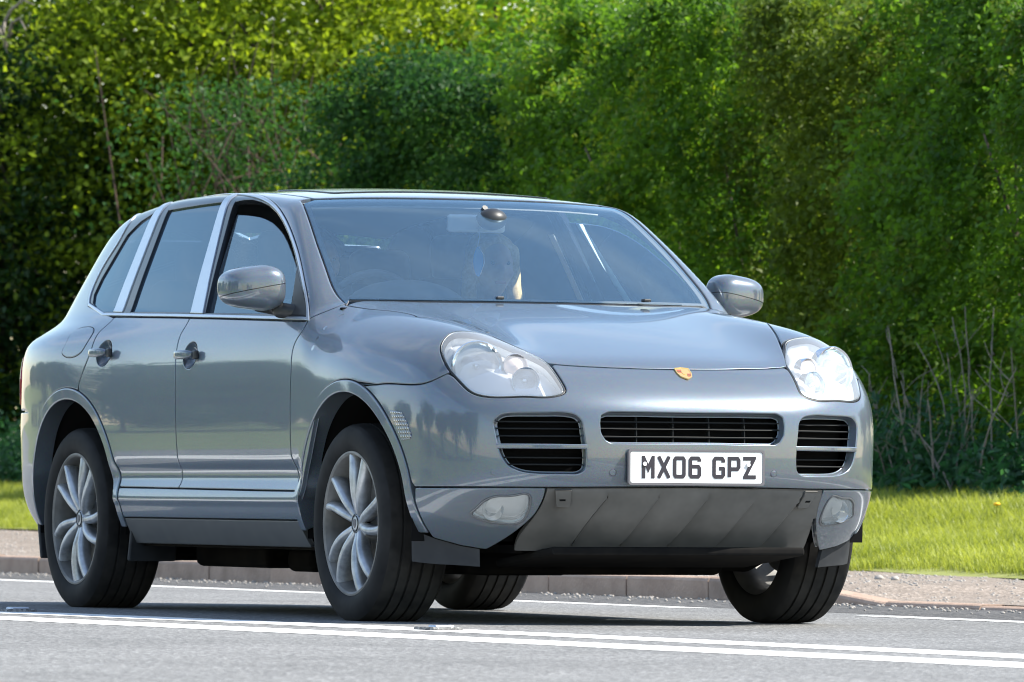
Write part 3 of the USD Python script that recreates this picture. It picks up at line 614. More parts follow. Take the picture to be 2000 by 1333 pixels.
# head lamps
hlp = HLP(HL); lamp_px = {'main': (936, 713, .083), 'turn': (1010, 712, .040), 'low': (1030, 742, .046)}
hm = panel(hlp, HL, .014, off=.001, gap=.004, depth=.020, lip=0, edge=.006, drop=.004)
hh = panel(hlp, HL, .014, off=-.050, gap=.002, depth=-.05, lip=0, drop=0)
for sgn in (1, -1):
    f = (lambda m: m) if sgn == 1 else mirrored
    h = obj(car, 'headlight', f(hh), 'lamp_white')
    obj(h, 'lens', f(hm), 'lamp_glass')
    for nm, (px, py, rad) in lamp_px.items():
        c0 = ray_plane([(px, py)], 0, {'main': 2.02, 'turn': 2.10, 'low': 2.14}[nm])[0]
        s0 = pix([(px, py)])[0]; c0 = s0 - .052*unit(V(.9, -.25, .1))
        bowl = lathe([(.001, -.045), (rad*.5, -.038), (rad*.85, -.014), (rad, .012), (rad*1.08, .016), (rad*1.12, .010), (rad*1.12, -.02)], 32, 'x')
        yaw = math.atan2(-.25, .97); bowl = at(bowl, c0, (0, -.06, yaw)); obj(h, 'lamp_bowl', f(bowl), 'reflector')
        g = lathe([(.0005, .018), (rad*.6, .014), (rad*.95, .004)], 32, 'x'); obj(h, 'lamp_cover', f(at(g, c0, (0, -.06, yaw))), 'amber' if nm == 'turn' else 'lamp_glass')
        b_ = rbox((.03, .022, .022), .008); obj(h, 'bulb', f(at(b_, c0 + V(-.012, 0, 0))), 'chrome')
    obj(h, 'lamp_seal', f(panel(hlp.buffer(.003).difference(hlp.buffer(-.0045)), HL, .01, off=-.003, gap=0, depth=.02, lip=0, edge=.002)), 'black')
# fog lamps, parking sensors, tow covers, side repeaters
fogm = panel(fog, CY, .010, off=0, gap=.002, depth=.012, lip=0)
for sgn in (1, -1):
    f = (lambda m: m) if sgn == 1 else mirrored
    fo = obj(car, 'fog_lamp', f(panel(fog, CY, .012, off=-.035, gap=.0, depth=-.035, lip=0, drop=0)), 'lamp_white')
    obj(fo, 'lens', f(fogm), 'lamp_glass')
    c0 = pix([(966, 996)])[0] + V(-.03, .005, 0)
    obj(fo, 'lamp_bowl', f(at(lathe([(.001, -.03), (.022, -.02), (.036, .006), (.039, .008)], 28, 'x'), c0, (0, 0, -.2))), 'reflector')
    obj(car, 'fog_lamp_rim', f(panel(fog.buffer(.006).difference(fog), CY, .008, off=.003, gap=.0003, depth=.015, lip=0, edge=.002)), 'lower_grey')
for px in ((965.5, 922), (1197, 923.5)):
    c0 = cy(pix([px]))[0]; q = affinity.scale(Point(*c0).buffer(.011, 20), 1/1.16, 1)
    both('parking_sensor', panel(q, CY, .006, off=.0015, gap=0, depth=.01, lip=0, edge=.002), 'paint')
    both('sensor_ring', panel(q.buffer(.0022).difference(q), CY, .005, off=.0008, gap=0.0002, depth=.004, lip=0, edge=.0005), 'black')
tow = PG(cy(pix([(1083, 955), (1117, 955), (1115, 986), (1110, 989), (1085, 988)]))).buffer(0)
both('tow_cover', panel(tow, CY, .008, off=.0105, gap=.001, depth=.012, lip=0), 'skid')
both('tow_slot', panel(PG(cy(pix([(1092, 972), (1104, 972), (1104, 975.5), (1092, 975.5)]))).buffer(0), CY, .004, off=.0112, gap=0, depth=.002, lip=0, edge=.0008, drop=0), 'matte')
rep = PX([(761, 801), (786, 806), (797, 828), (804, 850), (802, 858), (785, 860), (776, 838)], S)
rpm = panel(rep, S, .01, off=.004, gap=.0005, depth=.008, lip=0)
for f in (lambda m: m, mirrored):
    q = obj(car, 'side_marker', f(rpm), mat_marker)
# door handles in dished cups
for px, dr in (((371, 694.5), fd), ((203, 690.5), rd)):
    c = pix([px])[0]; n = unit(grad(c[None]))[0]
    th = np.linspace(0, 2*np.pi, 40, endpoint=False)
    cup = CUP['f' if px[0] > 300 else 'r'].buffer(.001)
    cc = np.array(cup.centroid.coords[0])
    dm = panel(cup, S, .008, off=-.0005, gap=0, depth=.002, lip=0, drop=0, fn=lambda uv, P: -.034*np.clip(1 - (((uv - cc)/V(.066, .049))**2).sum(1), 0, 1)**.7)
    v = dm['v']; tm = trimesh.Trimesh(v, dm['f'], process=False); dm = dict(v=v, f=dm['f'], n=np.array(tm.vertex_normals)); dm['n'] *= np.where(dm['n'][:, 1:2] > 0, -1, 1)
    hb = trimesh.creation.icosphere(3, 1.0); q = hb.vertices; q = np.sign(q)*np.abs(q)**.62; hb.vertices = q*V(.083, .016, .0175)
    hb.vertices[:, 1] += -.010*(1 - (hb.vertices[:, 0]/.083)**2)
    base = at(hb, c + V(-.006, -.024, .002))
    for k, f in enumerate((lambda m: m, mirrored)):
        d = obj(dr[k], 'handle', f(base), 'paint'); obj(dr[k], 'handle_cup', f(dm), 'paint')
        obj(dr[k], 'handle_lock', f(at(rbox((.030, .02, .034), .006), c + V(.088, -.012, .001))), 'black')
flp = PX(smooth_line([(123, 693), (127, 675.6), (141, 651), (159, 641), (182, 642), (169, 672), (155, 691.5), (141, 698), (128, 697)], 4, True, k=2), SQ)
obj(car, 'fuel_flap', panel(flp, SQ, .012, off=.0022, gap=.0, depth=.004, lip=0), 'paint')
obj(car, 'fuel_flap_seam', panel(flp.buffer(.0032).difference(flp.buffer(.0004)), SQ, .008, off=.0004, gap=0, depth=.001, lip=0, edge=.0008, drop=0), 'matte')
# door mirrors
mb = trimesh.creation.icosphere(4, 1.0); q = mb.vertices.copy(); r_ = np.abs(q); q = np.sign(q)*r_**np.array([.78, .66, .66])
q = q/np.maximum(1e-9, (np.abs(q)**3.2).sum(1)**(1/3.2))[:, None]
q[:, 0] = np.where(q[:, 0] < 0, q[:, 0]*.45, q[:, 0]); q = q*V(.115, .116, .082)
q[:, 2] *= 1 - .20*np.clip((-q[:, 1])/.118, -.3, 1) ; q[:, 0] -= .20*(q[:, 1] + .0)*-1*.9
mb.vertices = q; mc = V(.60, -1.000, 1.238)
tilt = trimesh.transformations.rotation_matrix(math.radians(10), [1, 0, 0])
up_ = trimesh.intersections.slice_mesh_plane(mb, [-.10, -.18, 1], [0, 0, -.012]); lo_ = trimesh.intersections.slice_mesh_plane(mb, [.10, .18, -1], [0, 0, -.0145])
arm = hull_chain([(mc + V(.01, .03, -.068), .022), (mc + V(.02, .10, -.078), .024), (V(.655, -.90, 1.155), .030), (V(.70, -.855, 1.150), .026)], .012, [(0, 1), (1, 2), (2, 3)])
inner = mb.copy(); inner.vertices = inner.vertices*.972
for f in (lambda m: m, mirrored):
    r = obj(car, 'door_mirror', f(at(up_, mc)), 'paint', True); obj(r, 'mirror_lower_shell', f(at(lo_, mc)), 'paint', True); obj(r, 'mirror_core', f(at(inner, mc)), 'matte', True)
    obj(r, 'mirror_arm', f(arm), 'black', True)
    obj(r, 'mirror_glass', f(at(rbox((.006, .17, .105), .002), mc + V(-.052, .0, 0), (0, 0, -.18))), 'chrome')
# tail
TG = Proj((1, 0, -.22))
tg = [(-.58, 1.50), (-.64, 1.35), (-.70, 1.2), (-.755, 1.05), (-.78, .95), (-.78, .80)]
tgp = PG(TG.to2d(rears(tg + [(-y, z) for y, z in tg[::-1]]))).buffer(0)
rg = PG(TG.to2d(rears([(-.52, 1.47), (-.62, 1.2), (.62, 1.2), (.52, 1.47)]))).buffer(-.02).buffer(.02)
obj(car, 'tailgate', panel(tgp.difference(rg), TG, .03), 'paint'); obj(car, 'rear_window', panel(rg.buffer(.01), TG, .03, off=-.006, gap=0, lip=0), 'tinted')
CR = Cyl(-1.2, -1)
rb = [(t, .795) for t in np.linspace(-1.05, 1.05, 60)] + [(t, .30) for t in np.linspace(1.05, -1.05, 60)]
rbp = PG(rb)
ra = CR.to2d(sides(arc(-WX, RO, 90, 215, 40))); 
rbc = unary_union([PG(np.vstack([ra, [(9, .2), (9, .95)]])) if False else PG(np.vstack([ra[~np.isnan(ra[:, 0])], [(ra[0, 0]*0 + (1.6 if ra[0, 0] > 0 else -1.6), .25), ((1.6 if ra[0, 0] > 0 else -1.6), .95)]])).buffer(0)])
rbp = rbp.difference(rbc).difference(affinity.scale(rbc, -1, 1, origin=(0, 0)))
obj(car, 'rear_bumper', panel(max(polys(rbp), key=lambda q: q.area), CR, .016), 'paint')
TLp = Proj((.72, .69, -.05))
tl = np.vstack([sides([(-2.13, 1.02), (-2.10, .93), (-2.15, .825)]), rears([(-.60, .825), (-.62, 1.0)])])
both('tail_lamp', panel(PG(TLp.to2d(tl)).buffer(0), TLp, .012, off=.008, gap=0, depth=.02, lip=0), 'red_lens')

# wheels
def make_wheel(sgn):
    tyre_side = [(.258, -.112), (.266, -.122), (.285, -.1315), (.305, -.1335), (.325, -.1315), (.3445, -.1235), (.3555, -.112)]
    outer = lathe(tyre_side, 96); inn = lathe([(r, -y) for r, y in tyre_side[::-1]], 96)
    tread = [(.3555, -.112), (.3610, -.100)]
    for gy in (-.066, -.022, .022, .066): tread += [(.3642 - .1*abs(gy)**1.9*.3, gy - .0052), (.3565, gy - .0045), (.3565, gy + .0045), (.3642 - .1*abs(gy)**1.9*.3, gy + .0052)]
    tread += [(.3610, .100), (.3555, .112)]
    td = lathe(tread, 96)
    rim = lathe([(.262, -.100), (.265, -.114), (.2625, -.1205), (.256, -.1215), (.2495, -.1165), (.244, -.103), (.240, -.085), (.236, -.04), (.232, .04), (.240, .085), (.262, .112), (.266, .105), (.262, .098)], 96)
    spokes = []
    for k in range(10):
        n = 14; s = np.linspace(0, 1, n); r = .040 + s*.206
        a0 = math.radians(92 + 36*k + (5 if k % 2 else -5)); a = a0 + .16*(s - .3)**2 + .04*s
        yy = -.082 - .022*np.sin(np.clip(s, 0, 1)*np.pi*.62) + .014*s**3
        w = np.interp(s, [0, .2, .5, .8, 1], [.0165, .0175, .0185, .0185, .0180]); h = np.interp(s, [0, .3, .8, 1], [.020, .026, .026, .030])
        c = np.stack([r*np.cos(a), yy, r*np.sin(a)], -1); t = unit(np.gradient(c, axis=0)); bi = unit(np.cross(t, V(0, -1, 0))); up = unit(np.cross(bi, t))
        ang = np.linspace(0, 2*np.pi, 14, endpoint=False); ca_, sa_ = np.cos(ang), np.sin(ang)
        ca_ = np.sign(ca_)*np.abs(ca_)**.8; sa_ = np.where(sa_ > 0, sa_, sa_*1.2)
        v = c[:, None] + ca_[None, :, None]*w[:, None, None]*bi[:, None] - sa_[None, :, None]*h[:, None, None]*up[:, None]*np.sign(up[0, 1])
        m = tube(c, .01, 14); m.vertices[:n*14] = v.reshape(-1, 3); m.vertices[n*14] = c[0]; m.vertices[n*14 + 1] = c[-1]
        if m.volume < 0: m.faces = m.faces[:, ::-1]
        spokes.append(m)
    hub = lathe([(.0335, -.098), (.036, -.094), (.052, -.090), (.066, -.084), (.070, -.075), (.070, .02)], 48)
    cap = lathe([(.0005, -.1045), (.020, -.1040), (.030, -.1015), (.0345, -.096), (.0345, -.090)], 40)
    crest_w = ext(affinity.scale(cpoly, .46, .46), .002); crest_w.vertices = np.stack([crest_w.vertices[:, 0], -.1040 - crest_w.vertices[:, 2], crest_w.vertices[:, 1]], -1)
    ring = lathe([(.0265, -.1035), (.0275, -.1055), (.029, -.1055), (.030, -.102)], 40)
    bolts = []
    for k in range(5):
        a = math.radians(74 + 72*k); b = trimesh.creation.cylinder(.0115, .02, sections=6, transform=trimesh.transformations.rotation_matrix(np.pi/2, [1, 0, 0])); bolts.append(at(b, (.066*math.cos(a), -.083, .066*math.sin(a))))
        so = lathe([(.0165, -.0905), (.0165, -.078)], 20); bolts[-1] = (bolts[-1], at(so, (.066*math.cos(a), 0, .066*math.sin(a))))
    disc = lathe([(.06, -.02), (.172, -.02), (.172, .008), (.06, .008)], 64)
    cal = at(rbox((.11, .07, .16), .015), (-.13 if sgn > 0 else .13, 0.0, .06))
    return dict(tyre=outer, inner=inn, tread=td, rim=rim, spokes=spokes, hub=hub, cap=cap, crest=crest_w, ring=ring, bolts=bolts, disc=disc, cal=cal)
for cx, rot in ((WX, 0.), (-WX, 17.)):
    w = make_wheel(1 if cx < 0 else -1)
    for sgn in (-1, 1):
        cz0 = WZ; cyy = -.8120 if sgn < 0 else .8120
        def pl_(m, spin=True):
            m = m.copy()
            if spin: m.apply_transform(trimesh.transformations.rotation_matrix(math.radians(rot), [0, 1, 0]))
            if sgn > 0: m = mirrored(m)
            m.apply_translation((cx, cyy, cz0)); return m
        def squash(m):
            g = road_z(cyy) + .0004; d = np.clip(g - m.vertices[:, 2], 0, None); near = np.clip((g + .05 - m.vertices[:, 2])/.05, 0, 1)
            m.vertices[:, 1] += (m.vertices[:, 1] - cyy)*near*.035; m.vertices[:, 2] = np.maximum(m.vertices[:, 2], g); return m
        wheel = obj(car, 'wheel', pl_(w['rim']), 'barrel')
        obj(wheel, 'tyre', squash(pl_(cat_(w['tyre'], w['inner']), False)), 'tyre', 40); obj(wheel, 'tread', squash(pl_(w['tread'], False)), 'tread', 30)
        for s_ in w['spokes']: obj(wheel, 'spoke', pl_(s_), 'alloy', 60)
        obj(wheel, 'hub', pl_(w['hub']), 'alloy', 40); obj(wheel, 'hub_cap', pl_(w['cap']), 'alloy', 40); obj(wheel, 'hub_ring', pl_(w['ring']), 'black'); obj(wheel, 'hub_crest', pl_(w['crest']), 'seal', False)
        for b, so in w['bolts']: obj(wheel, 'wheel_bolt', pl_(b), 'black'); obj(wheel, 'bolt_socket', pl_(so), 'matte')
        obj(wheel, 'brake_disc', pl_(w['disc'], False), 'disc'); obj(wheel, 'brake_caliper', pl_(w['cal'], False), 'black')
# wheel wells and underside
for cx in (WX, -WX):
    a = np.radians(np.linspace(-7, 187, 40)); ring_ = np.stack([cx + .488*np.cos(a), 0*a, WZ + .488*np.sin(a)], -1)
    o = ring_.copy(); o[:, 1] = -.90; i = ring_.copy(); i[:, 1] = -.50
    both('wheel_well', strip(o, i, V(0, 0, .004)), 'matte'); 
    wall = trimesh.creation.extrude_polygon(PG(ring_[:, [0, 2]]), .01, engine='earcut'); wall.vertices = np.stack([wall.vertices[:, 0], -.51 + wall.vertices[:, 2], wall.vertices[:, 1]], -1)
    both('wheel_well_wall', wall, 'matte', False)
plan = sbox(-2.05, -.50, 1.98, .50).union(sbox(-.93, -.84, .93, .84))
fl_ = ext(plan, .03); fl_.apply_translation((0, 0, .262)); obj(car, 'underbody', fl_, 'under', False)
obj(car, 'underbody_tray', at(rbox((.50, 1.0, .03), .01), (2.00, 0, .250), (0, -.10, 0)), 'under')
for nm, size, loc in (('gearbox', (.75, .36, .11), (.55, 0, .225)), ('transfer_case', (.26, .22, .09), (-.10, -.40, .215)), ('silencer', (.75, .34, .10), (-.62, -.42, .232)), ('silencer', (.60, .42, .12), (-1.95, .3, .27)), ('fuel_tank', (.7, .5, .08), (-1.0, .45, .235)), ('subframe', (.22, 1.05, .09), (1.42, 0, .225)), ('subframe', (.22, 1.05, .09), (-1.42, 0, .245))):
    obj(car, nm, at(rbox(size, .03), loc), 'under')
for cx in (WX, -WX):
    both('suspension_arm', hull_chain([(V(cx, -.40, .23), .028), (V(cx, -.66, .215), .024), (V(cx, -.72, .25), .03)], .02, [(0, 1), (1, 2)]), 'under')
    both('drive_shaft', tube([(cx, -.30, .33), (cx, -.72, .36)], .03, 12), 'under')
# cabin
def inwards(name, poly, pr_, off, material): both(name, panel(poly, pr_, .05, off=-off, gap=0, depth=.004, lip=0, drop=0), material)
inwards('door_card', front_door.buffer(-.01), S, .07, 'interior'); inwards('door_card', rear_door.buffer(-.01), S, .07, 'interior')
obj(car, 'headlining', panel(pr.difference(ph.buffer(-.03)), RP, .06, off=-.035, gap=0, depth=.004, lip=0, drop=0), 'lining')
both('pillar_lining', panel(quarter.buffer(-.004), SQ, .03, off=-.02, gap=0, depth=.003, lip=0, drop=0), 'interior')
obj(car, 'bulkhead', at(rbox((.02, 1.60, .72), .005), (1.0, 0, .80)), 'matte'); obj(car, 'cabin_floor', at(rbox((3.1, 1.66, .02), .005), (-.55, 0, .38)), 'interior')
obj(car, 'luggage_cover', at(rbox((.60, 1.20, .02), .005), (-1.65, 0, 1.06)), 'interior')
obj(car, 'nose_crossmember', at(rbox((.06, 1.35, .22), .02), (2.05, 0, .62)), 'matte')
obj(car, 'engine_block', at(rbox((.7, 1.0, .45), .05), (1.45, 0, .62)), 'matte')
dsh = trimesh.convex.convex_hull(np.array([(x, y, z) for y in (-.76, -.4, .4, .76) for x, z in ((.50, .80), (.42, 1.00), (.40, 1.10), (.50, 1.165), (.75, 1.19 - .02*abs(y)), (1.0 - .26*y*y, 1.175 - .03*abs(y)), (.95 - .26*y*y, .9))]))
obj(car, 'dashboard', dsh, 'dash', 30)
hood_i = trimesh.creation.icosphere(3, 1.0); hood_i.vertices = hood_i.vertices*V(.26, .24, .125); hood_i.vertices[:, 2] = np.maximum(hood_i.vertices[:, 2], -.02)
obj(car, 'instrument_hood', at(hood_i, (.60, -.37, 1.155)), 'dash', 40)
sw = trimesh.creation.torus(.185, .0155, 48, 12); sw.apply_transform(trimesh.transformations.euler_matrix(0, math.radians(-64), 0))
swo = obj(car, 'steering_wheel', at(sw, (.235, -.37, 1.145)), 'leather', True)
obj(swo, 'wheel_boss', at(rbox((.05, .16, .12), .02), (.255, -.37, 1.13), (0, math.radians(26), 0)), 'leather')
for a in (-25, 205, 90): 
    e = V(0, math.cos(math.radians(a)), math.sin(math.radians(a))); e3 = V(-.438*e[2]*-1, e[1], .9*e[2]); obj(swo, 'wheel_spoke', tube([V(.25, -.37, 1.135), V(.238, -.37, 1.145) + V(e3[0]*.17*-1*-1, e3[1]*.17, e3[2]*.17)] if a != 90 else [V(.25, -.37, 1.135), V(.30, -.37, 1.02)], .016, 8), 'leather')
def seat(x, y, wdt=.50, rear=False):
    s = obj(car, 'seat', at(rbox((.50, wdt, .16), .06, 3), (x, y, .66), (0, -.10, 0)), 'leather', 40)
    obj(s, 'backrest', at(rbox((.14, wdt - .02, .66), .06, 3), (x - .33, y, 1.00), (0, -.22, 0)), 'leather', 40)
    for yy in ([0] if not rear else [-.38, .38]):
        obj(s, 'headrest', at(rbox((.10, .26, .19), .045, 3), (x - .44, y + yy, 1.405 if not rear else 1.37), (0, -.15, 0)), 'leather', 40)
        for k in (-.06, .06): obj(s, 'headrest_post', tube([(x - .40, y + yy + k, 1.22), (x - .43, y + yy + k, 1.36)], .007, 8), 'chrome')
seat(-.12, -.37); seat(-.12, .37); seat(-.98, 0, 1.30, True)
# belt and inner pillar catching the light on the far side
obj(car, 'seat_belt', strip(np.array([(-.36, .655, 1.50), (-.30, .70, 1.36), (-.25, .735, 1.24), (-.24, .75, 1.05)]), np.array([(-.31, .655, 1.50), (-.25, .70, 1.36), (-.20, .735, 1.24), (-.19, .75, 1.05)]), V(.002, -.002, 0)), 'pale', False, label='pale seat belt hanging inside the left pillar')
# interior mirror with its sensor pod
rm = obj(car, 'interior_mirror', at(rbox((.030, .225, .068), .012, 3), (.405, 0.005, 1.506), (0, .12, -.20)), 'pale', 40)
obj(rm, 'mirror_stalk', tube([(.41, .01, 1.52), (.47, .015, 1.565)], .012, 8), 'black')
pod = trimesh.creation.icosphere(3, 1.0); pod.vertices = pod.vertices*V(.055, .058, .042); obj(rm, 'sensor_pod', at(pod, (.49, .035, 1.520)), 'black', 40)
for px in ((975, 583), (1262, 588)):
    p = ray_plane([px], 0, 1.02)[0]; obj(car, 'washer_jet', at(rbox((.03, .03, .012), .004), (p[0], p[1], p[2] + .001)), 'black')
for y0, y1 in ((-.05, -.62), (.62, .06)):
    p = [V(1.075 - .26*y*y, y, 0) for y in np.linspace(y0, y1, 8)]; p = tops([(q[0] - .025, q[1]) for q in p]) + V(-.012, 0, -.004); w = obj(car, 'wiper', tube(p, .006, 6), 'black'); 

# ------------------------------------------------------------------ the two people and the ornament
M['skin'] = noisy('skin', (.52, .33, .26), (.60, .40, .31), 20., .5, subsurface_weight=.15)
M['blond'] = noisy('blond_hair', (.50, .36, .17), (.68, .53, .28), 60., .45)
M['brown_hair'] = noisy('brown_hair', (.06, .04, .028), (.11, .075, .05), 60., .5)
M['knit'] = noisy('white_knit', (.25, .25, .25), (.62, .62, .60), 55., .9)
M['top_dark'] = noisy('dark_top', (.06, .05, .07), (.09, .08, .10), 20., .9)
M['trousers'] = noisy('trousers', (.03, .035, .05), (.05, .055, .07), 20., .9)
M['eye'] = pbr('eye', (.06, .05, .04), .6); M['lip'] = pbr('lip', (.48, .20, .18), .45)
M['blue_tag'] = pbr('blue_card', (.03, .22, .55), .4); M['thread'] = pbr('white_thread', (.75, .75, .75), .7)
def person(name_label, y, hair, cloth, wheel_hands, long_hair):
    o = V(-.22, y, .74); t = thing('person', name_label, 'person', tuple(o))
    J = {'pel': (V(0, 0, .02), .125), 'hipL': (V(.02, .09, 0), .088), 'hipR': (V(.02, -.09, 0), .088), 'wai': (V(-.06, 0, .17), .112), 'che': (V(-.10, 0, .36), .120), 'neck0': (V(-.095, 0, .46), .058), 'neck': (V(-.075, 0, .535), .050),
         'kneL': (V(.40, .13, .07), .060), 'kneR': (V(.40, -.13, .07), .060), 'ankL': (V(.66, .13, -.25), .042), 'ankR': (V(.66, -.13, -.25), .042), 'toeL': (V(.80, .14, -.27), .032), 'toeR': (V(.80, -.14, -.27), .032)}
    B = [('pel', 'wai'), ('wai', 'che'), ('che', 'neck0'), ('neck0', 'neck'), ('pel', 'hipL'), ('pel', 'hipR'), ('hipL', 'kneL'), ('hipR', 'kneR'), ('kneL', 'ankL'), ('kneR', 'ankR'), ('ankL', 'toeL'), ('ankR', 'toeR')]
    for s, S_ in ((1, 'L'), (-1, 'R')):
        if wheel_hands: el, wr, pa = V(.12, s*.30, .25), V(.37, s*.185, .40), V(.43, s*.175, .43)
        else: el, wr, pa = V(.06, s*.27, .16), V(.24, s*.12, .13), V(.32, s*.085, .12)
        J['sh' + S_] = (V(-.10, s*.175, .405), .062); J['el' + S_] = (el, .045); J['wr' + S_] = (wr, .029); J['pa' + S_] = (pa, .030)
        B += [('che', 'sh' + S_), ('sh' + S_, 'el' + S_), ('el' + S_, 'wr' + S_), ('wr' + S_, 'pa' + S_)]
        d = unit(pa - wr); n = V(0, 0, 1) if not wheel_hands else V(0, s, .2); n = unit(n - d*(n @ d)); w = np.cross(d, n)*s
        for k, (off, ln) in enumerate(((-.024, .070), (-.008, .080), (.008, .075), (.024, .060))):
            a = pa + d*.022 + w*off; b = a + d*ln*.5 - n*ln*.15; c = b + d*ln*.2 - n*ln*.42
            for nm, p, r in (('a', a, .0105), ('b', b, .0095), ('c', c, .008)): J[f'f{k}{nm}{S_}'] = (p, r)
            B += [('pa' + S_, f'f{k}a{S_}'), (f'f{k}a{S_}', f'f{k}b{S_}'), (f'f{k}b{S_}', f'f{k}c{S_}')]
        a = pa - w*.03 - d*.01; b = a - w*.018 + d*.035 - n*.01; J['t0' + S_] = (a, .012); J['t1' + S_] = (b, .0105); J['t2' + S_] = (b + d*.025 - n*.012, .009); B += [('pa' + S_, 't0' + S_), ('t0' + S_, 't1' + S_), ('t1' + S_, 't2' + S_)]
    H = V(-.045, 0, .63)
    J['skull'] = (H + V(-.018, 0, .028), .090); J['face'] = (H + V(.018, 0, -.02), .072); J['jaw'] = (H + V(.040, 0, -.075), .040); J['nose0'] = (H + V(.090, 0, .008), .010); J['nose'] = (H + V(.104, 0, -.028), .014); J['brow'] = (H + V(.062, 0, .035), .045)
    for s in 'LR': q = 1 if s == 'L' else -1; J['ear' + s] = (H + V(-.01, q*.082, -.005), .014); J['ear2' + s] = (H + V(-.012, q*.083, -.035), .010); B += [('face', 'ear' + s), ('ear' + s, 'ear2' + s)]; J['chk' + s] = (H + V(.060, q*.034, -.030), .030); B += [('face', 'chk' + s)]
    B += [('neck', 'skull'), ('neck', 'jaw'), ('skull', 'face'), ('face', 'jaw'), ('nose0', 'nose'), ('brow', 'nose0'), ('skull', 'brow'), ('face', 'nose0'), ('face', 'nose')]
    body = hull_chain(J, .013, B, 5); obj(t, 'body', body, 'skin', True)
    for q in (1, -1): e = trimesh.creation.icosphere(2, .0095); obj(t, 'eye', at(e, H + V(.080, q*.032, .010)), 'eye', True)
    obj(t, 'mouth', at(rbox((.012, .046, .012), .005), H + V(.083, 0, -.068)), 'lip')
    cj = {k: (p, r + .014) for k, (p, r) in J.items()}
    top = hull_chain({**cj, 'wrL': (cj['wrL'][0], .04), 'wrR': (cj['wrR'][0], .04)}, .02, [('pel', 'wai'), ('wai', 'che'), ('che', 'shL'), ('che', 'shR'), ('shL', 'elL'), ('shR', 'elR'), ('elL', 'wrL'), ('elR', 'wrR')], 6); obj(t, 'jumper', top, cloth, True)
    tr = hull_chain(cj, .025, [('pel', 'hipL'), ('pel', 'hipR'), ('hipL', 'kneL'), ('hipR', 'kneR'), ('kneL', 'ankL'), ('kneR', 'ankR')], 6); obj(t, 'trousers', tr, 'trousers', True)
    hj = {'top': (H + V(-.030, 0, .045), .096), 'back': (H + V(-.058, 0, -.02), .085), 'frL': (H + V(.015, .068, .055), .035), 'frR': (H + V(.015, -.068, .055), .035), 'fr': (H + V(.035, 0, .088), .030)}
    hb = [('top', 'back'), ('top', 'frL'), ('top', 'frR'), ('top', 'fr'), ('fr', 'frL'), ('fr', 'frR')]
    if long_hair:
        for s, q in (('L', 1), ('R', -1)): hj['s1' + s] = (H + V(-.010, q*.092, -.03), .030); hj['s2' + s] = (H + V(.0, q*.098, -.12), .030); hj['s3' + s] = (H + V(.012, q*.092, -.20), .020); hb += [('fr' + s, 's1' + s), ('s1' + s, 's2' + s), ('s2' + s, 's3' + s), ('back', 's1' + s)]
    hm_ = hull_chain(hj, .011, hb, 4); n_ = meshkit.noise(hm_.vertices*V(60, 60, 12), 5) - .5; hm_.vertices = hm_.vertices + np.array(hm_.vertex_normals)*n_[:, None]*.010; obj(t, 'hair', hm_, hair, True)
    return t
person('driver with brown hair in a white knitted jumper, hands on the steering wheel', -.37, 'brown_hair', 'knit', True, False)
person('passenger with long blond hair in a dark top, sitting left of the hanging ornament', .37, 'blond', 'top_dark', False, True)
t = thing('hanging_ornament', 'blue oval card hanging on white thread from the interior mirror', 'ornament', (.44, 0.0, 1.475))
cd = smooth_line([(0, .058), (.017, .03), (.021, 0), (.016, -.032), (0, -.058), (-.016, -.032), (-.021, 0), (-.017, .03)], .004, True); cm_ = ext(PG(cd), .003); cm_.vertices = np.stack([cm_.vertices[:, 2], cm_.vertices[:, 0], cm_.vertices[:, 1]], -1)
obj(t, 'card', at(cm_, (0, 0, -.115)), 'blue_tag', False); obj(t, 'thread', tube([(0, 0, .02), (.002, .004, -.02), (0, -.003, -.058)], .0016, 6), 'thread', True); obj(t, 'thread', tube([(.003, 0, -.058), (.005, .021, -.09), (.005, .024, -.12), (.004, .008, -.165)], .0016, 6), 'thread', True); obj(t, 'bow', at(rbox((.006, .022, .006), .002), (0, 0, .012)), 'thread')

# ------------------------------------------------------------------ ground
def sheet(xs, ys, zf, ztop=None):
    X, Y = np.meshgrid(xs, ys, indexing='ij'); Z = zf(X, Y); v = np.stack([X, Y, Z], -1).reshape(-1, 3); n, m = len(xs), len(ys)
    i, j = np.meshgrid(np.arange(n - 1), np.arange(m - 1), indexing='ij'); a = (i*m + j).ravel()
    f = np.vstack([np.stack([a, a + m, a + m + 1], -1), np.stack([a, a + m + 1, a + 1], -1)]); return trimesh.Trimesh(v, f, process=False)
KY = 3.58                                                     # kerb face
XD = -3.9                                                      # where the kerb drops
def edge_z(x): return np.clip(.056 + (-x - 5)*.0102, .045, .20)
def path_z(x, y):
    drop = sstep((x + 4.4)/1.0); kz = .083*(1 - drop) + .004*drop
    t = np.clip((y - KY - .12)/(5.7 - KY - .12), 0, 1); return kz*(1 - t) + edge_z(x)*t + .012*(meshkit.noise(np.stack([x*1.6, y*1.6, 0*x], -1), 4) - .5)*np.minimum(t*4, 1)
def verge_z(x, y):
    t = np.clip((y - 5.7)/(9.1 - 5.7), 0, 1); return edge_z(x)*(1 - t) + .50*t + .05*np.clip(y - 9.1, 0, 5) + .035*(meshkit.noise(np.stack([x*.9, y*.9, 0*x], -1), 7) - .5)
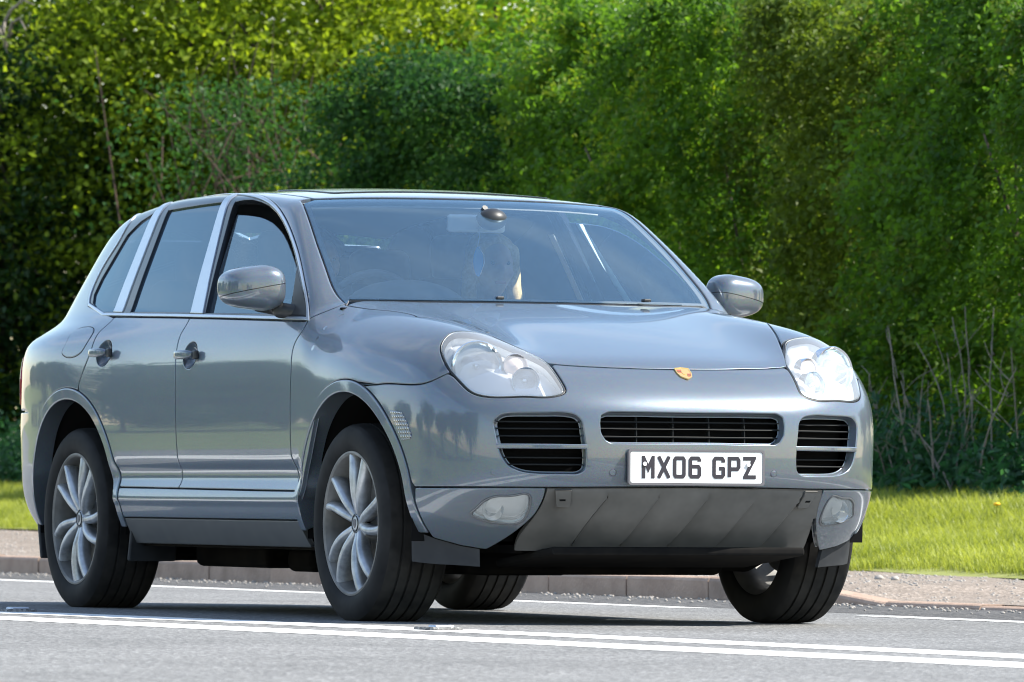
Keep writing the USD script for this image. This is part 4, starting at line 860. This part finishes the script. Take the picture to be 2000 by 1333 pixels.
def speckle(name, base, dark, light, s1=260., rough=.85, big=.8, bump=.0015):
    return mat(name, {'g': ('geometry', {}), 'v': ('voronoi_texture', {'scale': s1}), 'n': ('noise_texture', {'scale': big, 'detail': 6., 'roughness': .65}), 'n3': ('noise_texture', {'scale': 45., 'detail': 3.}),
        'r': ('rgb_ramp', {'ramp': [(0, dark), (.35, base), (.7, base), (1, light)]}), 'sep': ('separate_color', {}), 'r2': ('rgb_ramp', {'ramp': [(.3, (.78, .78, .78)), (.7, (1.15, 1.15, 1.15))]}),
        'mu': ('mix_color', {'blend_type': 'multiply', 'fac': 1., 'use_clamp': False}), 'b': ('bump', {'distance': bump}), 'p': ('principled_bsdf', {'roughness': rough}), 'ma': ('math', {'math_type': 'add'})},
        [('g.position', 'v.vector'), ('g.position', 'n.vector'), ('g.position', 'n3.vector'), ('v.color', 'sep.color'), ('sep.r', 'r.fac'), ('n.fac', 'r2.fac'), ('r.color', 'mu.a'), ('r2.color', 'mu.b'), ('mu.result', 'p.base_color'),
         ('v.distance', 'ma.value1'), ('n3.fac', 'ma.value2'), ('ma.value', 'b.height'), ('b.normal', 'p.normal')])
M['asphalt'] = speckle('asphalt', (.142, .141, .139), (.070, .070, .071), (.29, .29, .29), 80., bump=.004)
M['asphalt_edge'] = speckle('asphalt_edge', (.055, .053, .053), (.02, .02, .02), (.17, .16, .15), 45., bump=.006)
M['path'] = speckle('footpath_grit', (.195, .158, .128), (.10, .08, .062), (.32, .27, .23), 70., big=1.6, bump=.004)
M['line'] = mat('road_paint', {'g': ('geometry', {}), 'n': ('noise_texture', {'scale': 26., 'detail': 7., 'roughness': .75}), 'v': ('noise_texture', {'scale': 2.2, 'detail': 3.}), 'a': ('math', {'math_type': 'multiply_add', 'value2': .5}), 
    'r': ('rgb_ramp', {'ramp': [(0, (.26, .26, .26)), (.60, (.34, .335, .33)), (.68, (.70, .70, .68)), (1, (.80, .80, .78))]}), 'p': ('principled_bsdf', {'roughness': .7})},
    [('g.position', 'n.vector'), ('g.position', 'v.vector'), ('v.fac', 'a.value1'), ('n.fac', 'a.value3'), ('a.value', 'r.fac'), ('r.color', 'p.base_color')])
M['kerb'] = noisy('kerb_concrete', (.27, .185, .138), (.35, .25, .19), 7., .9, bump=.004, bscale=60.)
M['kerb2'] = noisy('kerb_concrete_stained', (.20, .14, .105), (.31, .225, .175), 5., .9, bump=.004, bscale=60.)
M['soil'] = noisy('verge_soil', (.16, .17, .04), (.22, .24, .06), 5., .95, bump=.01, bscale=20.)
M['meadow'] = noisy('meadow', (.09, .12, .022), (.14, .165, .032), .4, .95)
xs = np.r_[np.linspace(-900, -130, 12), np.arange(-120, 60, 3.), np.linspace(65, 900, 12)]
g = sheet(np.linspace(-1500, 1500, 11), np.linspace(-1500, 1500, 11), lambda x, y: 0*x - .14); tag(obj(None, 'ground', g, 'meadow', False), kind='structure')
tag(obj(None, 'road', sheet(xs, np.linspace(-5.6, KY + .03, 8), lambda x, y: road_z(y)), 'asphalt', False), kind='structure')
tag(obj(None, 'road_gutter', sheet(xs, np.r_[2.36, 2.9, KY + .02], lambda x, y: road_z(y) + .001), 'asphalt_edge', False), kind='structure')
def stripe(pts, w, zoff=.0012, seed=1):
    p = resample(np.asarray(pts, float), .12); t = unit(np.gradient(p, axis=0)); n = np.stack([-t[:, 1], t[:, 0]], -1)
    rg_ = np.random.RandomState(seed); wl = w/2*(1 + .05*gaussian_filter1d(rg_.randn(len(p)), 1.2)); wr = w/2*(1 + .05*gaussian_filter1d(rg_.randn(len(p)), 1.2))
    a, b = p + n*wl[:, None], p - n*wr[:, None]; m = len(p); v = np.vstack([np.c_[a, road_z(a[:, 1]) + zoff], np.c_[b, road_z(b[:, 1]) + zoff]]); i = np.arange(m - 1)
    return trimesh.Trimesh(v, np.vstack([np.stack([i, m + i, m + i + 1], -1), np.stack([i, m + i + 1, i + 1], -1)]), process=False)
l1 = CubicSpline([-40, 1.36, 3.9, 6.2, 8.2, 40], [-3.1, -2.22, -1.98, -1.80, -1.66, -.9]); l2 = CubicSpline([-40, .1, 2.9, 6.8, 40], [-2.5, -1.72, -1.37, -1.10, -.2])
X_ = np.linspace(-40, 40, 200)
tag(obj(None, 'centre_line', stripe(np.c_[X_, l1(X_)], .36), 'line', False), kind='structure'); tag(obj(None, 'centre_line', stripe(np.c_[X_, l2(X_)], .31, seed=2), 'line', False), kind='structure')
tag(obj(None, 'edge_line', stripe([(-120, 2.15), (-2.15, 2.17)], .15, .002, 3), 'line', False), kind='structure'); tag(obj(None, 'edge_line', stripe([(-.35, 2.09), (30, 2.09)], .17, .002, 4), 'line', False), kind='structure')
tag(obj(None, 'footpath', sheet(np.r_[np.arange(-110, -30, 1.), np.arange(-30, 6, .2), np.arange(6, 60, 2.)], np.linspace(KY + .115, 5.85, 13), path_z), 'path', True), kind='structure')
tag(obj(None, 'verge', sheet(np.r_[np.arange(-110, 60, .8)], np.r_[np.linspace(5.7, 9.2, 16), 10, 12, 15, 22, 40], verge_z), 'soil', True), kind='structure')
tag(obj(None, 'opposite_verge', sheet(np.r_[np.arange(-110, 130, 6.)], np.r_[-60, -30, -14, -9, -7, -5.9, -5.45], lambda x, y: np.where(y > -5.6, .044, .062 + .003*(-y - 6))), 'meadow', True), kind='structure')
# kerb of single stones, dropped at its near end
kerb = UsdGeom.Xform.Define(stage, '/World/kerb'); tag(kerb, kind='structure')
x529 = ray_plane([(529, 1138)], 1, KY)[0, 0]; rk = random.Random(4); kx = x529 + .915*np.arange(-48, 40)
def kstone(x0, x1, z0, z1):
    w = .125; r = .012; pts = []
    for x, z in ((x0 + .005, z0), (x1 - .005, z1)):
        pts += [(x, KY, -.06), (x, KY + w, -.06), (x, KY + w, z), (x, KY + r*1.6, z), (x, KY + .006, z - .006), (x, KY, z - r*1.5)]
    return trimesh.convex.convex_hull(np.array(pts))
for x in kx:
    a, b = x, x + .915
    za = .083*(1 - sstep((a + 4.4)/.95)) + .002; zb_ = .083*(1 - sstep((b + 4.4)/.95)) + .002
    dz = rk.uniform(-.004, .004)
    obj(kerb, 'kerb_stone', at(kstone(a, b, za + dz, zb_ + dz), (0, rk.uniform(-.004, .004), 0)), 'kerb' if rk.random() < .6 else 'kerb2', False)
# road studs in the centre lines
for px, lab in (((30, 1195.5), 'worn pale road stud on the double line at the far left'), ((856, 1231.5), 'grey and white road stud on the double line below the front wheel')):
    p = ground([px])[0]; s = thing('road_stud', lab, 'road stud', (p[0], p[1], p[2]), 8)
    obj(s, 'base', at(rbox((.13, .12, .016), .006), (0, 0, .004)), M['asphalt'], 30); obj(s, 'dome', at(rbox((.05, .08, .016), .007), (0.02, 0, .011)), 'trim_silver', 30)

# ------------------------------------------------------------------ leaves and trees
def leaf_mat(name, dark, mid, light, trans, tw=.42, gloss=.35):
    return mat(name, {'g': ('geometry', {}), 'r': ('rgb_ramp', {'ramp': [(0, dark), (.45, mid), (.85, light), (1, tuple(np.array(light)*1.25))]}), 'n': ('noise_texture', {'scale': 1.3, 'detail': 2.}), 'ma': ('math', {'math_type': 'multiply_add', 'value2': .55}),
        'mb': ('math', {'math_type': 'multiply_add', 'value2': .9, 'value3': -.22}),
        'p': ('principled_bsdf', {'roughness': .45, 'specular_ior_level': gloss}), 't': ('translucent_bsdf', {}), 'm': ('mix_closure', {'fac': tw}), 'mx': ('mix_color', {'blend_type': 'multiply', 'fac': 1., 'b': trans, 'use_clamp': False})},
        [('g.random_per_island', 'ma.value1'), ('g.position', 'n.vector'), ('n.fac', 'mb.value1'), ('mb.value', 'ma.value3'), ('ma.value', 'r.fac'), ('r.color', 'p.base_color'), ('r.color', 'mx.a'), ('mx.result', 't.color'), ('p.BSDF', 'm.closure1'), ('t.BSDF', 'm.closure2')], surface='m.closure')
M['hedge_leaf'] = leaf_mat('hedge_leaf', (.034, .085, .014), (.10, .185, .025), (.26, .33, .045), (2.4, 2.4, .9), .52, .15)
M['ivy_leaf'] = leaf_mat('ivy_leaf', (.018, .055, .018), (.048, .11, .026), (.12, .19, .035), (1.8, 2.0, 1.1), .42, .12)
M['olive_leaf'] = leaf_mat('olive_leaf', (.05, .082, .015), (.13, .18, .027), (.26, .29, .045), (2.1, 2.1, .9), .45, .15)
M['maple_leaf'] = leaf_mat('spring_leaf', (.09, .14, .015), (.22, .28, .025), (.38, .41, .06), (2.0, 2.0, .8), .5, .15)
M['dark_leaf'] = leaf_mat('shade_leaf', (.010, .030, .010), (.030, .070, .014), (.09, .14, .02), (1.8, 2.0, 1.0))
M['weed_leaf'] = leaf_mat('weed_leaf', (.015, .055, .025), (.035, .105, .040), (.07, .16, .05), (1.8, 2.0, 1.2))
M['grass'] = leaf_mat('grass_blade', (.20, .235, .040), (.33, .36, .075), (.52, .48, .22), (1.5, 1.5, .8), .45, .25)
M['bark'] = noisy('bark', (.07, .055, .042), (.13, .105, .085), 14., .9, bump=.01)
M['twig'] = noisy('twig', (.12, .10, .08), (.21, .18, .15), 10., .85)
M['brown_twig'] = noisy('brown_twig', (.04, .024, .016), (.08, .048, .032), 8., .9)
def leaves(P, rs, L=(.03, .05), up=.5, out=None, asp=.62):
    n = len(P); d = rs.randn(n, 3); d[:, 2] += .25
    if out is not None: d = d + out
    nrm = unit(d + V(0, 0, up)); a = unit(np.cross(nrm, rs.randn(n, 3))); b = np.cross(nrm, a)
    l = rs.uniform(*L, n)[:, None]; w = l*asp; fold = nrm*l*.10
    v = np.stack([P, P + a*l*.45 + b*w*.5 + fold, P + a*l, P + a*l*.45 - b*w*.5 + fold], 1).reshape(-1, 3)
    i = np.arange(n)*4; f = np.vstack([np.stack([i, i + 1, i + 2], -1), np.stack([i, i + 2, i + 3], -1)])
    return v.astype(np.float32), f
def leafobj(parent, name, P, rs, material, **k):
    kk = {q: k.pop(q) for q in ('L', 'up', 'out', 'asp') if q in k}
    v, f = leaves(P, rs, **kk); return obj(parent, name, dict(v=v, f=f, n=None), material, **k)
def limb(rs, p, q, r0, r1, wob=.08, n=7):
    t = np.linspace(0, 1, n)[:, None]; c = np.asarray(p)*(1 - t) + np.asarray(q)*t + np.sin(t*np.pi)*rs.randn(3)*wob + rs.randn(n, 3)*wob*.15*np.sin(t*np.pi); return tube(c, np.linspace(r0, r1, n), 6)
HB = 9.25                                                      # hedge face
def hedge_front(x, z, seed=11):
    q = np.stack([x, 0*x, z], -1)
    return HB - 1.15*(meshkit.fbm(q*V(.62, 1, .50), 3, seed) - .5) - .55*(meshkit.noise(q*2.1, seed + 5) - .5) + .16*np.maximum(z - 2.0, 0)
def hedge(cx, half, H, n, material, label, seed, y_off=0., L=(.040, .072), cl=30, mixm=None):
    rs = np.random.RandomState(seed); t = thing('hedge_bush', label, 'hedge', (cx, HB + .9 + y_off, .50)); o = V(cx, HB + .9 + y_off, .50)
    nc = n//cl; x = cx + half*np.clip(rs.randn(nc)*.55, -1.25, 1.25); z = .42 + (H - .42)*rs.rand(nc)**.92
    top = H - .5*(np.abs(x - cx)/half)**2 + .5*(meshkit.noise(np.stack([x*1.4, 0*x, 0*x], -1), seed) - .5); z = np.minimum(z, top - rs.rand(nc)*.25)
    d = np.abs(rs.randn(nc))*.34 + (rs.rand(nc) < .12)*rs.uniform(0, 1.3, nc); y = hedge_front(x, z) + y_off + d + .22*np.abs((x - cx)/half)**2.6
    C = np.stack([x, y, z], -1); r = rs.uniform(.03, .11, nc)
    P = (C[:, None] + rs.randn(nc, cl, 3)*r[:, None, None]*V(1, .8, .85)).reshape(-1, 3); P = P[P[:, 2] > .4]
    leafobj(t, 'foliage', P - o, rs, material, L=L, out=V(.12, -.55, .25), up=.45)
    if mixm:
        k = rs.choice(len(C), len(C)//9, False); Q = (C[k][:, None] + V(0, -.05, .02) + rs.randn(len(k), cl, 3)*r[k][:, None, None]*.8).reshape(-1, 3); leafobj(t, 'young_shoots', Q - o, rs, mixm, L=(L[0]*.8, L[1]*.9), out=V(.1, -.4, .3))
    for k in range(7):
        b = V(cx + rs.uniform(-.7, .7)*half, HB + .45 + y_off + rs.rand()*.6, .45); e = V(b[0] + rs.uniform(-.6, .6), b[1] + rs.uniform(-.4, .2), H*rs.uniform(.45, .72)); obj(t, 'stem', limb(rs, b - o, e - o, rs.uniform(.02, .045), .008, .12), 'bark', True)
    return t
hedge(-12.0, 1.5, 4.0, 40000, M['hedge_leaf'], 'dense green hedge bush at the right edge of the picture', 21, mixm=M['olive_leaf'])
hedge(-14.3, 1.35, 4.1, 44000, M['hedge_leaf'], 'dark green hedge bush rising behind the bare saplings', 22, .12, mixm=M['olive_leaf'])
hedge(-16.5, 1.3, 3.9, 40000, M['olive_leaf'], 'olive green patchy hedge bush above the left door mirror', 23, .25)
hedge(-18.7, 1.4, 4.1, 44000, M['hedge_leaf'], 'green hedge bush with pale shoots behind the windscreen', 24, mixm=M['maple_leaf'])
hedge(-21.0, 1.3, 4.1, 36000, M['hedge_leaf'], 'hedge bush with a dark cleft at its right, behind the middle of the roof', 25, .35, mixm=M['maple_leaf'])
hedge(-23.2, 1.35, 3.75, 42000, M['ivy_leaf'], 'dark ivy green hedge bush ending the hedge beside the brown bush', 26, .0, mixm=M['hedge_leaf'])
def tree(name, label, cx, cy_, H, rad, zc, n, material, seed, L=(.06, .10), cl=40, mixm=None, squash=1.):
    rs = np.random.RandomState(seed); t = thing(name, label, 'tree', (cx, cy_, .5)); z0 = .5
    obj(t, 'trunk', tube([(0, 0, -.1), (.05, .03, H*.3), (-.05, .05, H*.62)], [.20, .15, .07], 10), 'bark', True)
    nc = n//cl; u = unit(rs.randn(nc, 3)); q = rs.rand(nc)**.38
    C = u*q[:, None]*rad*V(1, 1, squash); C *= (.72 + .56*meshkit.noise(u*2.3 + 7, seed))[:, None]; C = C + V(0, 0, zc - z0); C = C[C[:, 2] > .0]
    for k in range(26):
        e = C[rs.randint(len(C))]; s = V(0, 0, rs.uniform(.2, .6)*H*.9); obj(t, 'limb', limb(rs, s, e, .05, .010, .2), 'bark', True)
    r = rs.uniform(.10, .30, len(C)); P = (C[:, None] + rs.randn(len(C), cl, 3)*r[:, None, None]*V(1, 1, .7)).reshape(-1, 3); P = P[P[:, 2] > -.05]
    leafobj(t, 'crown', P, rs, material, L=L, up=.8)
    if mixm:
        k = rs.choice(len(C), len(C)//5, False); Q = (C[k][:, None] + rs.randn(len(k), cl, 3)*r[k][:, None, None]).reshape(-1, 3); leafobj(t, 'new_leaves', Q, rs, mixm, L=L, up=.8)
    return t
def gpt(px, y): return ray_plane([px], 1, y)[0]
a = gpt((330, 300), 11.6); tree('tree', 'bright yellow-green tree in sunlight beyond the end of the hedge', a[0], 11.6, 7.5, 3.0, 3.4, 62000, M['maple_leaf'], 31, (.055, .095), squash=1.1, mixm=M['olive_leaf'])
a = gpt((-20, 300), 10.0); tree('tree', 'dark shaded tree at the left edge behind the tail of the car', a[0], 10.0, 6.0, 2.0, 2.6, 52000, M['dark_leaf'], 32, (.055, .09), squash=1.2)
a = gpt((60, 200), 19.0); tree('tree', 'green tree standing behind the two trees at the left', a[0] - 9, 19.0, 9.0, 3.8, 4.2, 42000, M['olive_leaf'], 33, (.08, .13), squash=1.1)
a = gpt((700, 150), 12.6); tree('tree', 'sunlit tree whose top shows pale over the dark end of the hedge', a[0], 12.6, 7.0, 2.5, 3.9, 52000, M['maple_leaf'], 34, (.06, .10), squash=1.0)
for k, (px, yy) in enumerate(((1000, 14.2), (1350, 14.0), (1700, 14.2), (2100, 13.5))):
    a = gpt((px, 200), yy); tree('tree', ['green tree hidden behind the middle of the hedge', 'green tree hidden behind the hedge above the left headlight', 'green tree hidden behind the hedge over the saplings', 'green tree beyond the right edge behind the hedge'][k], a[0], yy, 5.6, 2.3, 2.7, 26000, M['hedge_leaf'], 41 + k, (.07, .12))
# the brown, leafless bush between hedge and tree
rs = np.random.RandomState(51); a = gpt((490, 300), 10.2); t = thing('bare_bush', 'brown leafless bush between the dark hedge end and the bright tree', 'bush', (a[0], 10.2, .5))
for k in range(60):
    e = V(rs.randn()*.55, rs.randn()*.4, rs.uniform(1.6, 3.6)); b = V(rs.randn()*.2, rs.randn()*.2, 0); obj(t, 'stem', limb(rs, b, e, .016, .004, .2), 'brown_twig', True) if k < 10 else None
tw = [limb(rs, V(rs.randn()*.5, rs.randn()*.35, rs.uniform(.8, 3.0)), V(rs.randn()*.75, rs.randn()*.5, rs.uniform(1.2, 3.8)), .007, .002, .1, 4) for k in range(70)]
obj(t, 'twigs', cat_(*tw), 'brown_twig', True, kind='stuff')
P = np.stack([rs.randn(9000)*.55 - .1, rs.randn(9000)*.4, rs.uniform(.3, 3.6, 9000)], -1); leafobj(t, 'ivy', P[1500:] + V(-.2, .0, -.3), rs, M['ivy_leaf'], L=(.04, .07))
# dead branch over the upper left corner
a = gpt((25, 70), 9.6); t = thing('dead_branch', 'bare pale branch with side twigs in the upper left corner', 'branch', tuple(a))
for e0, e1 in (((-.9, 0, .35), (.15, -.1, -.16)), ((-.2, -.03, .05), (.25, .1, .25)), ((-.1, 0, 0), (.32, 0, .03)), ((-.5, 0, .18), (-.1, .1, .5)), ((.1, -.1, -.1), (.34, -.2, .0))):
    obj(t, 'twig', limb(np.random.RandomState(5), V(*e0), V(*e1), .020, .006, .05), 'twig', True)
# bare saplings before the foot of the hedge
rs = np.random.RandomState(61)
sap = [(1745, 925, 1697, 735), (1752, 940, 1722, 800), (1790, 925, 1760, 745), (1795, 930, 1735, 640), (1765, 915, 1800, 760), (1822, 930, 1790, 670), (1828, 925, 1812, 780), (1835, 935, 1850, 690), (1885, 920, 1860, 620), (1888, 930, 1868, 760), (1915, 920, 1885, 600), (1945, 925, 1941, 600), (1850, 900, 1902, 760), (1905, 890, 1985, 720), (1745, 900, 1708, 860), (1870, 915, 1790, 840), (1735, 925, 1760, 840), (1990, 930, 1975, 680)]
for k, (x0, y0, x1, y1) in enumerate(sap):
    yb = 8.75 + rs.uniform(-.15, .25); b = ray_plane([(x0, y0)], 1, yb)[0]; e = ray_plane([(x1, y1)], 1, yb + rs.uniform(-.2, .25))[0]; b[2] = verge_z(b[0], b[1]) - .02
    t = thing('sapling', 'thin bare grey sapling stem before the foot of the hedge', 'sapling', tuple(b), group='bare sapling stems before the hedge at the right')
    r0 = rs.uniform(.004, .009); obj(t, 'stem', limb(rs, V(0, 0, 0), e - b, r0, .003, .04, 9), 'twig', True)
    for j in range(rs.randint(2, 5)):
        s = rs.uniform(.4, .95); p = (e - b)*s; obj(t, 'twig', limb(rs, p, p + V(rs.uniform(-.3, .3), rs.uniform(-.1, .1), rs.uniform(.08, .3)), r0*.4, .0015, .02, 5), 'twig', True)
# weeds at the hedge foot
rs = np.random.RandomState(62); n = 5200; xw = rs.uniform(-44, 0, n); yw = 8.95 + rs.randn(n)*.24; hw = rs.uniform(.10, .55, n)*(.6 + .8*meshkit.noise(np.stack([xw*1.2, 0*xw, 0*xw], -1), 3)); zw = verge_z(xw, yw)
P = (np.stack([xw, yw, zw], -1)[:, None] + np.stack([rs.randn(n, 16)*.07, rs.randn(n, 16)*.07, hw[:, None]*rs.rand(n, 16)], -1)).reshape(-1, 3)
w_ = leafobj(None, 'undergrowth', P, rs, M['weed_leaf'], L=(.05, .11), up=.9, asp=.42); tag(w_, 'low dark green weeds and nettles along the foot of the hedge', 'weeds', kind='stuff')
# grass of the verge: tufts of blades
def tuft(seed, nb=16, h=(.045, .115), spread=.045):
    rs = np.random.RandomState(seed); vs, fs = [], []
    for k in range(nb):
        b = V(rs.randn()*spread, rs.randn()*spread, -.01); H = rs.uniform(*h); a = rs.rand()*6.28; lean = rs.uniform(.1, .9)*H; d = V(math.cos(a), math.sin(a), 0); s = V(-d[1], d[0], 0)*rs.uniform(.0018, .0035)
        m = b + d*lean*.35 + V(0, 0, H*.6); e = b + d*lean + V(0, 0, H*.95); i = len(vs)*1; base = sum(len(x) for x in vs); vs.append(np.array([b - s, b + s, m + s*.8, m - s*.8, e])); fs.append(np.array([(0, 1, 2), (0, 2, 3), (3, 2, 4)]) + base)
    return np.vstack(vs), np.vstack(fs)
pi = UsdGeom.PointInstancer.Define(stage, '/World/verge_grass'); rels = []
for k in range(4):
    v, f = tuft(70 + k); q = obj('/World/verge_grass', 'tuft', dict(v=v, f=f, n=None), 'grass'); rels.append(q.GetPath())
pi.CreatePrototypesRel().SetTargets(rels)
rs = np.random.RandomState(71); n = 90000; xg = rs.uniform(-50, 3, n); yg = rs.uniform(5.62, 9.15, n)
edge = 5.72 + .22*(meshkit.fbm(np.stack([xg*.9, 0*xg, 0*xg], -1), 3, 9) - .5)*2; keep = yg > edge + rs.rand(n)**2*.12; xg, yg = xg[keep], yg[keep]; n = len(xg)
zg = verge_z(xg, yg); ang = rs.rand(n)*6.28; sc = rs.uniform(.6, 1.25, n)*(.75 + .5*meshkit.noise(np.stack([xg*1.7, yg*1.7, 0*xg], -1), 8))*np.where(yg < 5.95, .75, 1)
pi.CreatePositionsAttr(Vt.Vec3fArray.FromNumpy(np.stack([xg, yg, zg], -1).astype(np.float32))); pi.CreateProtoIndicesAttr(Vt.IntArray.FromNumpy(rs.randint(0, 4, n).astype(np.int32)))
pi.CreateOrientationsAttr(Vt.QuathArray([Gf.Quath(float(math.cos(a/2)), 0., 0., float(math.sin(a/2))) for a in ang])); pi.CreateScalesAttr(Vt.Vec3fArray.FromNumpy(np.repeat(sc[:, None], 3, 1).astype(np.float32)))
tag(pi, 'bright sunlit grass of the verge between footpath and hedge', 'grass', kind='stuff')
# flower, stones, grit
p = gpt((1946, 1007), 7.6); p[2] = verge_z(p[0], p[1]); t = thing('dandelion', 'single yellow dandelion flower in the verge grass at the right', 'flower', tuple(p))
obj(t, 'stalk', tube([(0, 0, 0), (.005, 0, .10)], .003, 6), 'grass', True); fw = trimesh.creation.icosphere(2, 1.0); fw.vertices = fw.vertices*V(.019, .019, .009)*(1 + .15*np.sin(np.arange(len(fw.vertices))*2.4))[:, None]; obj(t, 'flower_head', at(fw, (.005, 0, .108)), pbr('dandelion_yellow', (.75, .42, .01), .7), True)
def pebble(r, seed): m = trimesh.creation.icosphere(2, 1.0); rs = np.random.RandomState(seed); m.vertices = m.vertices*(1 + .25*(meshkit.noise(m.vertices*1.5 + seed, seed) - .5))[:, None]*V(1, .8, .6)*r; return m
M['stone'] = noisy('stone', (.22, .20, .18), (.36, .33, .30), 30., .9)
for px, lab, r, s in (((1717, 1133), 'small grey stone on the footpath grit beside the front bumper', .028, 1), ((1748, 1137), 'small pale stone on the grit, right of the other stone', .024, 2)):
    p = gpt(px, 4.9); p[2] = path_z(p[:1], p[1:2])[0] + .006; t = obj(None, 'stone', at(pebble(r, s), tuple(p)), 'stone', True); tag(t, lab, 'stone')
pi = UsdGeom.PointInstancer.Define(stage, '/World/grit'); q = [obj('/World/grit', 'chip', pebble(.009, 5 + k), 'stone', True).GetPath() for k in range(3)]; pi.CreatePrototypesRel().SetTargets(q)
rs = np.random.RandomState(81); n = 7000; xg = rs.uniform(-32, 3, n); yg = np.where(rs.rand(n) < .75, rs.uniform(KY + .13, 5.7, n), KY - np.abs(rs.randn(n))*.35); zz = np.where(yg > KY, path_z(xg, yg), road_z(yg) + .004); sc = rs.uniform(.3, 1.3, n)
pi.CreatePositionsAttr(Vt.Vec3fArray.FromNumpy(np.stack([xg, yg, zz], -1).astype(np.float32))); pi.CreateProtoIndicesAttr(Vt.IntArray.FromNumpy(rs.randint(0, 3, n).astype(np.int32))); pi.CreateScalesAttr(Vt.Vec3fArray.FromNumpy(np.repeat(sc[:, None], 3, 1).astype(np.float32)))
tag(pi, 'loose grit and chippings on the footpath and along the kerb', 'grit', kind='stuff')

# ------------------------------------------------------------------ the other side of the road, seen in the paintwork
rs = np.random.RandomState(91); proto = thing('roadside_tree', 'broad green roadside tree of the opposite verge, mirrored in the car doors', 'tree', (-38, -17, 0), group='trees on the opposite side of the road')
obj(proto, 'trunk', tube([(0, 0, -.1), (.1, 0, 1.6), (0, .1, 3.6)], [.24, .19, .1], 10), 'bark', True)
u = unit(rs.randn(420, 3)); Cc = u*(rs.rand(420)**.4)[:, None]*V(3.0, 2.2, 2.3)*(.7 + .6*meshkit.noise(u*2, 3))[:, None] + V(0, 0, 3.1); P = (Cc[:, None] + rs.randn(420, 24, 3)*.35).reshape(-1, 3); P = P[P[:, 2] > .2]
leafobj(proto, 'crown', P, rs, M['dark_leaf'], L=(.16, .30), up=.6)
k = 0
for x in np.r_[np.arange(-110, 14, 4.6), np.arange(52, 140, 6)]:
    if abs(x + 38) < 2: continue
    y = -17 + rs.uniform(-1.5, 1.5); r = thing('roadside_tree', 'broad green roadside tree of the opposite verge, mirrored in the car doors', 'tree', (x, y, 0), rs.uniform(0, 360), 'trees on the opposite side of the road')
    s = rs.uniform(.6, 1.15); UsdGeom.Xformable(r).AddScaleOp().Set(Gf.Vec3f(float(s)*1.0, float(s), float(s)*rs.uniform(.8, 1.2))); r = r if not hasattr(r, 'GetPrim') else r.GetPrim(); r.GetReferences().AddInternalReference(proto.GetPath()); r.SetInstanceable(True)
for x, y in ((-21, 18.5), (-15, 17.5), (-9.5, 18.5), (-3.5, 17.8), (2.5, 18.6), (9, 18)):
    r = thing('roadside_tree', 'broad green tree in the field behind the hedge, beyond the right edge', 'tree', (x, y, .4), rs.uniform(0, 360), 'trees in the field beyond the right edge')
    s = rs.uniform(.8, 1.1); UsdGeom.Xformable(r).AddScaleOp().Set(Gf.Vec3f(float(s))); r = r if not hasattr(r, 'GetPrim') else r.GetPrim(); r.GetReferences().AddInternalReference(proto.GetPath()); r.SetInstanceable(True)
